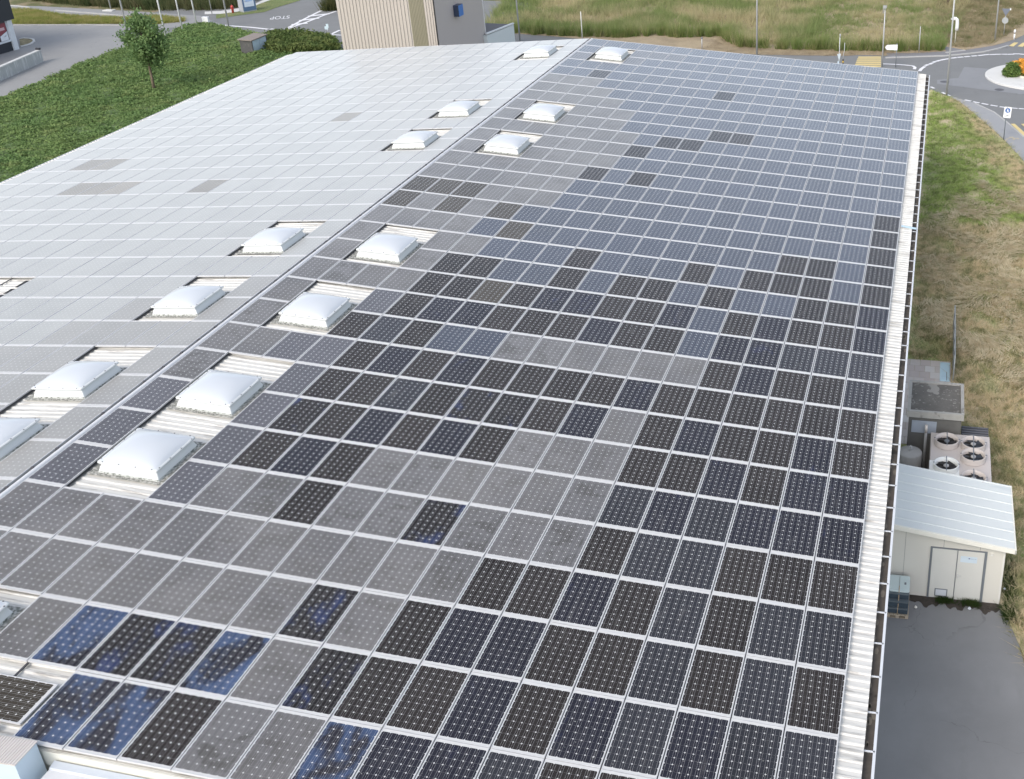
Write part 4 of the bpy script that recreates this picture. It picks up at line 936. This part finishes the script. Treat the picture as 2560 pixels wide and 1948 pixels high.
pole('thin_pole', 'thin grey pole near the red hydrant at the top left', 'pole', gp(530.5,36), 6.5, .045)
b = MB(); b.box(-.55,-.35,0,.55,.35,.10); o = b.build('concrete_block', M['concrete']); p_ = gp(275,27); o.location = (p_.x, p_.y-.1, .0); tag(o, 'flat pale concrete base slab beside the thin lamp post', 'concrete slab')
for (px, py), nm in (((415,95),'nearest'), ((456.5,77),'middle'), ((492,62),'farthest')):
    t = pole('flagpole', f'white bare flagpole, {nm} of the three in the ground cover', 'flagpole', gp(px,py), 8.5, .075, .05, M['white'], 'white flagpoles')
    b = MB(); b.loft([[Vector((r*math.cos(a), r*math.sin(a), z)) for a in (2*math.pi*k/10 for k in range(10))] for r, z in ((.03,8.5),(.09,8.55),(.09,8.62),(.02,8.7))]); b.build('finial', M['white'], t)
    b = MB(); b.tube([(.085,0,1.0), (.085,0,8.3)], .008, 5); b.build('halyard', M['greyframe'], t)
t = pole('camera_mast', 'slim grey mast with a small camera head standing at the crosswalk', 'mast', gp(2205,168), 4.65, .06, .05)
b = MB(); b.box(-.06,-.10,4.65,.06,.10,4.75); b.box(-.16,-.16,4.75,.12,.06,4.92); b.tube([(-.14,-.05,4.3),(-.14,-.05,4.8)], .03, 8); b.build('camera_head', M['galv'], t)
pole('thin_pole', 'thin pale pole before the tall grass behind the roof ridge', 'pole', gp(1456,98), 2.45, .05, .045, plain('pale_pole', (.66,.66,.60), .5))
t = pole('marker_post', 'short grey marker post on the bare strip before the tall grass', 'post', gp(1755,124), .95, .05, .05); b = MB(); b.box(-.07,-.07,.95,.07,.07,1.05); b.build('cap', M['greyframe'], t)
pole('thin_pole', 'thin grey pole in front of the grass clumps right of the arrow sign', 'pole', gp(2297,131), 2.2, .04, .035)
# direction arrow sign
t = pole('arrow_sign', 'white arrow-shaped direction sign pointing left by the crosswalk', 'sign', gp(2239,169), 1.95, .035, .035, M['greyframe'])
b = MB(); pts = [(-.95,1.62), (-.80,1.82), (.06,1.86), (.06,1.40), (-.80,1.42)]
i0 = [Vector((x,-.05,z)) for x, z in pts]; i1 = [Vector((x,-.02,z)) for x, z in pts]; b.loft([i0, i1], smooth=False); b.build('sign_plate', M['white'], t)
# hood lamp
t = pole('hood_sign', 'white post with a bent tube hood beside the tall lamp post at right', 'sign', gp(2387,112), 1.75, .04, .035, plain('pale_pole2', (.60,.58,.50), .5))
b = MB(); b.tube([(.05,0,1.25), (.06,0,1.5), (.06,0,1.95), (.02,0,2.15), (-.12,-.02,2.26), (-.28,-.03,2.26), (-.42,-.04,2.12)], .15, 14); b.build('hood', M['white'], t)
# yield and round signs seen from behind
t = pole('yield_sign', 'grey back of a yield sign with a round plate below on one post', 'sign', gp(2509,90), 2.25, .035, .035)
b = MB(); i0 = [Vector((x,-.03,z)) for x, z in ((-.40,2.42),(.40,2.42),(0,1.78))]; i1 = [Vector((p.x,-.05,p.z)) for p in i0]; b.loft([i0, i1], smooth=False); b.build('triangle_plate', plain('sign_back', (.17,.19,.23), .5), t)
b = MB(); i0 = [Vector((.28*math.cos(a), -.03, 1.38+.28*math.sin(a))) for a in (2*math.pi*k/24 for k in range(24))]; i1 = [p + Vector((0,-.02,0)) for p in i0]; b.loft([i0, i1], smooth=False); b.build('round_plate', plain('sign_back_light', (.40,.42,.42), .5), t)
b = MB(); b.box(.32,-.06,2.30,.42,-.02,2.46); b.build('clip', M['white'], t)
t = thing('bollard', 'white reflector bollard with a rounded head at the upper right kerb', 'bollard', (*gp(2535,99)[:2], 0))
b = MB(); rg = lambda r, z, n=14: [Vector((r*math.cos(q), r*math.sin(q), z)) for q in (2*math.pi*k/n for k in range(n))]
b.loft([rg(.07,0), rg(.07,.5)]); b.build('stem', M['white'], t); b = MB(); b.loft([rg(.03,.5), rg(.03,.6)]); b.build('neck', M['greyframe'], t); b = MB(); b.loft([rg(.06,.6), rg(.10,.68), rg(.10,.80), rg(.05,.88)]); b.build('head', M['white'], t)
# pedestrian path sign
t = pole('path_sign', 'white sign with a blue pedestrian disc on a thin post at the pavement', 'sign', gp(2509,350), 2.2, .03, .03, M['greyframe'])
pt = thing('plate', None, None, (.06, -.045, 1.86)); pt.parent = t; pt.rotation_euler = (R(-6), R(3), 0)
b = MB(); rp = rect(.24, .36, 0, 4, .05); b.loft([[Vector((p.x, 0, p.y)) for p in rp], [Vector((p.x, .02, p.y)) for p in rp]], smooth=False); b.build('board', M['white'], pt)
b = MB(); b.quad(*[(.165*math.cos(a), -.006, .13+.165*math.sin(a)) for a in (2*math.pi*k/28 for k in range(28))]); b.build('blue_disc', plain('sign_blue2', (.03,.12,.38), .4), pt)
b = MB(); f_ = lambda l: b.quad(*[(x, -.010, .13+z) for x, z in l])
f_([(-.03,.07),(.01,.07),(.01,.11),(-.03,.11)]); f_([(-.05,-.03),(.03,-.03),(.02,.06),(-.04,.06)]); f_([(-.06,-.13),(-.03,-.13),(0,-.03),(-.04,-.03)]); f_([(.01,-.03),(.05,-.13),(.075,-.13),(.035,-.03)]); f_([(.05,.0),(.08,.0),(.08,.04),(.05,.04)]); f_([(.05,-.08),(.085,-.08),(.08,-.005),(.055,-.005)])
b.build('pictogram', M['white'], pt)
b = MB(); b.quad((-.17,-.008,-.27), (-.16,-.008,-.29), (.17,-.008,-.13), (.16,-.008,-.11)); b.quad((-.05,-.0085,-.22), (-.04,-.0085,-.26), (.08,-.0085,-.19), (.07,-.0085,-.16)); b.build('slash', M['greyframe'], pt)
# beacons near the crosswalk, mostly hidden by the roof edge
t = pole('sign_post', 'thin post with a small triangular sign left of the yellow crosswalk', 'sign', gp(2097,170), 2.75, .035, .03, plain('pale_pole3', (.55,.57,.58), .5))
b = MB(); i0 = [Vector((x,-.04,z)) for x, z in ((-.17,1.12),(.14,1.18),(.02,.58))]; b.loft([i0, [p+Vector((0,-.02,0)) for p in i0]], smooth=False); b.build('triangle_plate', plain('pale_blue_sign', (.50,.58,.62), .4), t)
b = MB(); b.tube([(-.05,-.05,.15),(-.05,-.05,.55)], .07, 10); b.build('blue_sleeve', plain('sleeve', (.45,.55,.62), .4), t)
b = MB(); b.tube([(.02,0,2.5),(.03,0,2.72)], .05, 8); b.build('cap', M['galv'], t)
t = thing('traffic_post', 'bent grey post with a yellow and black banded foot left of the crosswalk', 'post', (*gp(2107,172)[:2], 0))
b = MB(); b.tube([(0,0,.75),(.0,0,1.1),(.07,0,1.4),(.08,0,2.1)], .03, 8); b.build('pole', M['galv'], t)
for k in range(5):
    b = MB(); b.tube([(0,0,.08+k*.14),(0,0,.08+k*.14+.14)], .07, 10); b.build('band', plain('band_yellow', (.62,.42,.08), .5) if k % 2 else plain('band_black', (.06,.055,.05), .5), t)
t = pole('small_sign', 'small pale sign on a thin post beside the beige tower', 'sign', gp(822,97), 1.25, .03, .03); b = MB(); b.box(-.22,-.04,.85,.10,-.01,1.12); b.box(-.05,-.045,1.0,.20,-.041,1.36); b.build('plate', plain('pale_blue_plate', (.50,.62,.68), .4), t)
t = pole('white_post', 'white post in the grass clump left of the beige tower', 'post', gp(819,19), 2.6, .06, .05, M['white'])
o = np_mesh('grass_clump', *blades(np.repeat(np.array([[gp(822,26).x, gp(822,26).y], [gp(836,24).x, gp(836,24).y]]), 12, 0) + RNG.normal(0,.25,(24,2)), 40, 1.5, .05, .2, .15), veg('clump_blades', (.07,.09,.03), (.15,.15,.06), 1.5)); tag(o, 'tufted ornamental grass clump on the striped traffic island', 'grass clump')
# kiosk
kk = thing('utility_kiosk', 'small utility kiosk with brown lean-to roof and pale blue doors', 'kiosk', (-39.6, 79.2, 0))
b = MB(); b.box(-40.22,78.0,0,-39.08,80.5,1.22); part(b, 'wall', plain('kiosk_dark', (.085,.085,.085), .8, .3, 4, dirt=(.2,.19,.17), dirt_scale=3), kk)
b = MB(); b.quad((-40.34,77.9,1.30),(-38.98,77.9,1.24),(-38.98,80.62,1.24),(-40.34,80.62,1.30)); b.quad((-40.34,77.9,1.22),(-38.98,77.9,1.16),(-38.98,77.9,1.24),(-40.34,77.9,1.30)); b.quad((-38.98,77.9,1.16),(-38.98,80.62,1.16),(-38.98,80.62,1.24),(-38.98,77.9,1.24)); part(b, 'roof', plain('kiosk_roof', (.25,.215,.19), .8, .12, 3), kk)
for a, c_ in ((78.12,79.2), (79.24,80.32)):
    b = MB(); b.box(-39.08,a,.12,-39.05,c_,1.12); part(b, 'door', plain('kiosk_door', (.50,.61,.71), .45), kk)
# sign board at the junction
A_, B_ = Vector((-50.45,95.75,0)), Vector((-49.75,96.95,0)); d = (B_-A_).normalized(); nn = Vector((d.y,-d.x,0)); ang = math.atan2(d.y, d.x)
sb = thing('sign_board', 'boxy blue and grey sign board with a white panel near the junction', 'sign board', (A_.x, A_.y, 0), ang)
Ls = (B_-A_).length
b = MB(); b.box(-.05,-.02,0,Ls+.05,.85,1.50); b.build('body', plain('board_grey', (.36,.38,.41), .5, .08), sb)
b = MB(); b.box(.0,-.035,.12,Ls,-.021,1.48); b.build('blue_face', plain('board_blue', (.10,.17,.30), .4), sb)
b = MB(); b.box(.16,-.05,.52,Ls-.16,-.036,1.34); wp = b.build('white_panel', plain('board_white', (.66,.74,.84), .4), sb)
b = MB(); x = .24
for q in range(9):
    b.box(x,-.054,1.02,x+.07,-.051,1.20, m=0 if q else 1)
    if q % 2: b.box(x+.018,-.056,1.06,x+.052,-.0545,1.16, m=2)
    x += .092
b.box(.26,-.054,.72,Ls-.40,-.051,.76, m=2); b.build('panel_lettering', [plain('board_ink', (.26,.40,.72), .5), plain('board_ink_grey', (.40,.46,.52), .5), plain('board_pale', (.55,.64,.76), .5)], sb)
t = thing('hydrant', 'small red hydrant on bare soil beside the blue sign board', 'hydrant', (*gp(583,33)[:2], 0)); b = MB(); b.loft([rg(.12,0), rg(.12,.55), rg(.15,.58), rg(.15,.68), rg(.06,.80)]); b.build('body', plain('hydrant_red', (.50,.07,.06), .4), t); b = MB(); b.tube([(-.2,0,.45),(.2,0,.45)], .05, 8); b.build('nozzle', plain('hydrant_red2', (.42,.06,.05), .4), t)
b = MB(); b.box(-.33,-.15,0,.33,.15,.62); o = b.build('white_cabinet', M['white']); p_ = gp(516,58); o.location = (p_.x, p_.y, 0); bevel(o, .03); tag(o, 'small white cabinet at the road edge behind the ground cover', 'cabinet')
# dark shop building at the left edge
bd = thing('shop_building', 'black and white shop building with poster windows cut by the left edge', 'building', (-62, 72, 0))
b = MB(); b.box(-74,56,.0,-62.02,77.15,6.6); part(b, 'wall', plain('shop_black', (.022,.028,.04), .6, .1), bd)
b = MB(); b.box(-74.2,55.8,2.66,-61.7,77.42,6.7); part(b, 'fascia', plain('shop_fascia', (.020,.025,.036), .45, .1), bd)
b = MB(); b.box(-62.02,76.62,0,-61.86,77.18,2.66); part(b, 'column', plain('shop_white', (.66,.70,.74), .5), bd)
b = MB(); b.box(-62.02,60,.84,-61.90,76.62,1.0); part(b, 'sill', plain('shop_sill', (.62,.67,.72), .5), bd)
for k, yy in enumerate((75.42, 73.9, 72.4, 70.9)):
    b = MB(); b.box(-62.02,yy,1.0,-61.97,yy+1.06,2.62); w_ = part(b, 'window', plain('shop_glass', (.10,.09,.11), .15), bd)
    b = MB(); b.quad((-61.965,yy+.06,1.02), (-61.965,yy+1.0,1.02), (-61.965,yy+1.0,1.75), (-61.965,yy+.06,1.45)); b.quad((-61.965,yy+.06,1.47), (-61.965,yy+1.0,1.77), (-61.965,yy+1.0,2.5), (-61.965,yy+.06,2.5), m=1); b.quad((-61.962,yy+.2,1.9), (-61.962,yy+.8,1.9), (-61.962,yy+.8,2.14), (-61.962,yy+.2,2.14), m=2); b.quad((-61.962,yy+.55,1.3), (-61.962,yy+.8,1.36), (-61.962,yy+.8,1.46), (-61.962,yy+.55,1.4), m=3); part(b, 'poster', [plain('poster_white', (.72,.76,.82), .4), plain('poster_red', (.24,.045,.065), .5), plain('poster_pink', (.60,.42,.46), .5), plain('poster_grey', (.42,.46,.52), .5)], w_)
    b = MB(); b.box(-62.02,yy+1.07,1.0,-61.93,yy+1.24,2.66); part(b, 'mullion', plain('mullion_white', (.62,.66,.70), .5), bd)
cw = thing('concrete_wall', 'pale streaked concrete wall beside the shop at the left edge', 'wall', (-55.6, 69, 0))
a_, c_ = gp(-60,231), gp(110,155); d = (c_-a_).normalized(); nn = Vector((-d.y, d.x, 0))*.28
b = MB(); b.prism([a_, c_, c_+nn, a_+nn], 0, .98); o = part(b, 'wall', plain('streaked_concrete', (.40,.42,.42), .85, .1, 2, dirt=(.58,.60,.60), dirt_scale=2.2, dirt_at=(.5,.62), stretch=(2,2,.25)), cw)
b = MB(); b.prism([a_-nn*.1, c_+d*.05-nn*.1, c_+d*.05+nn*1.1, a_+nn*1.1], .98, 1.06); part(b, 'coping', plain('coping', (.58,.59,.58), .8, .06), cw)
b = MB(); b.box(-.20,-.10,0,.20,.10,.18); o = b.build('dark_box', plain('black_plastic', (.03,.032,.04), .5)); o.location = (c_.x+nn.x*.5, c_.y-.1, 1.06); bevel(o, .03); tag(o, 'small black box sitting on the end of the concrete wall', 'box')
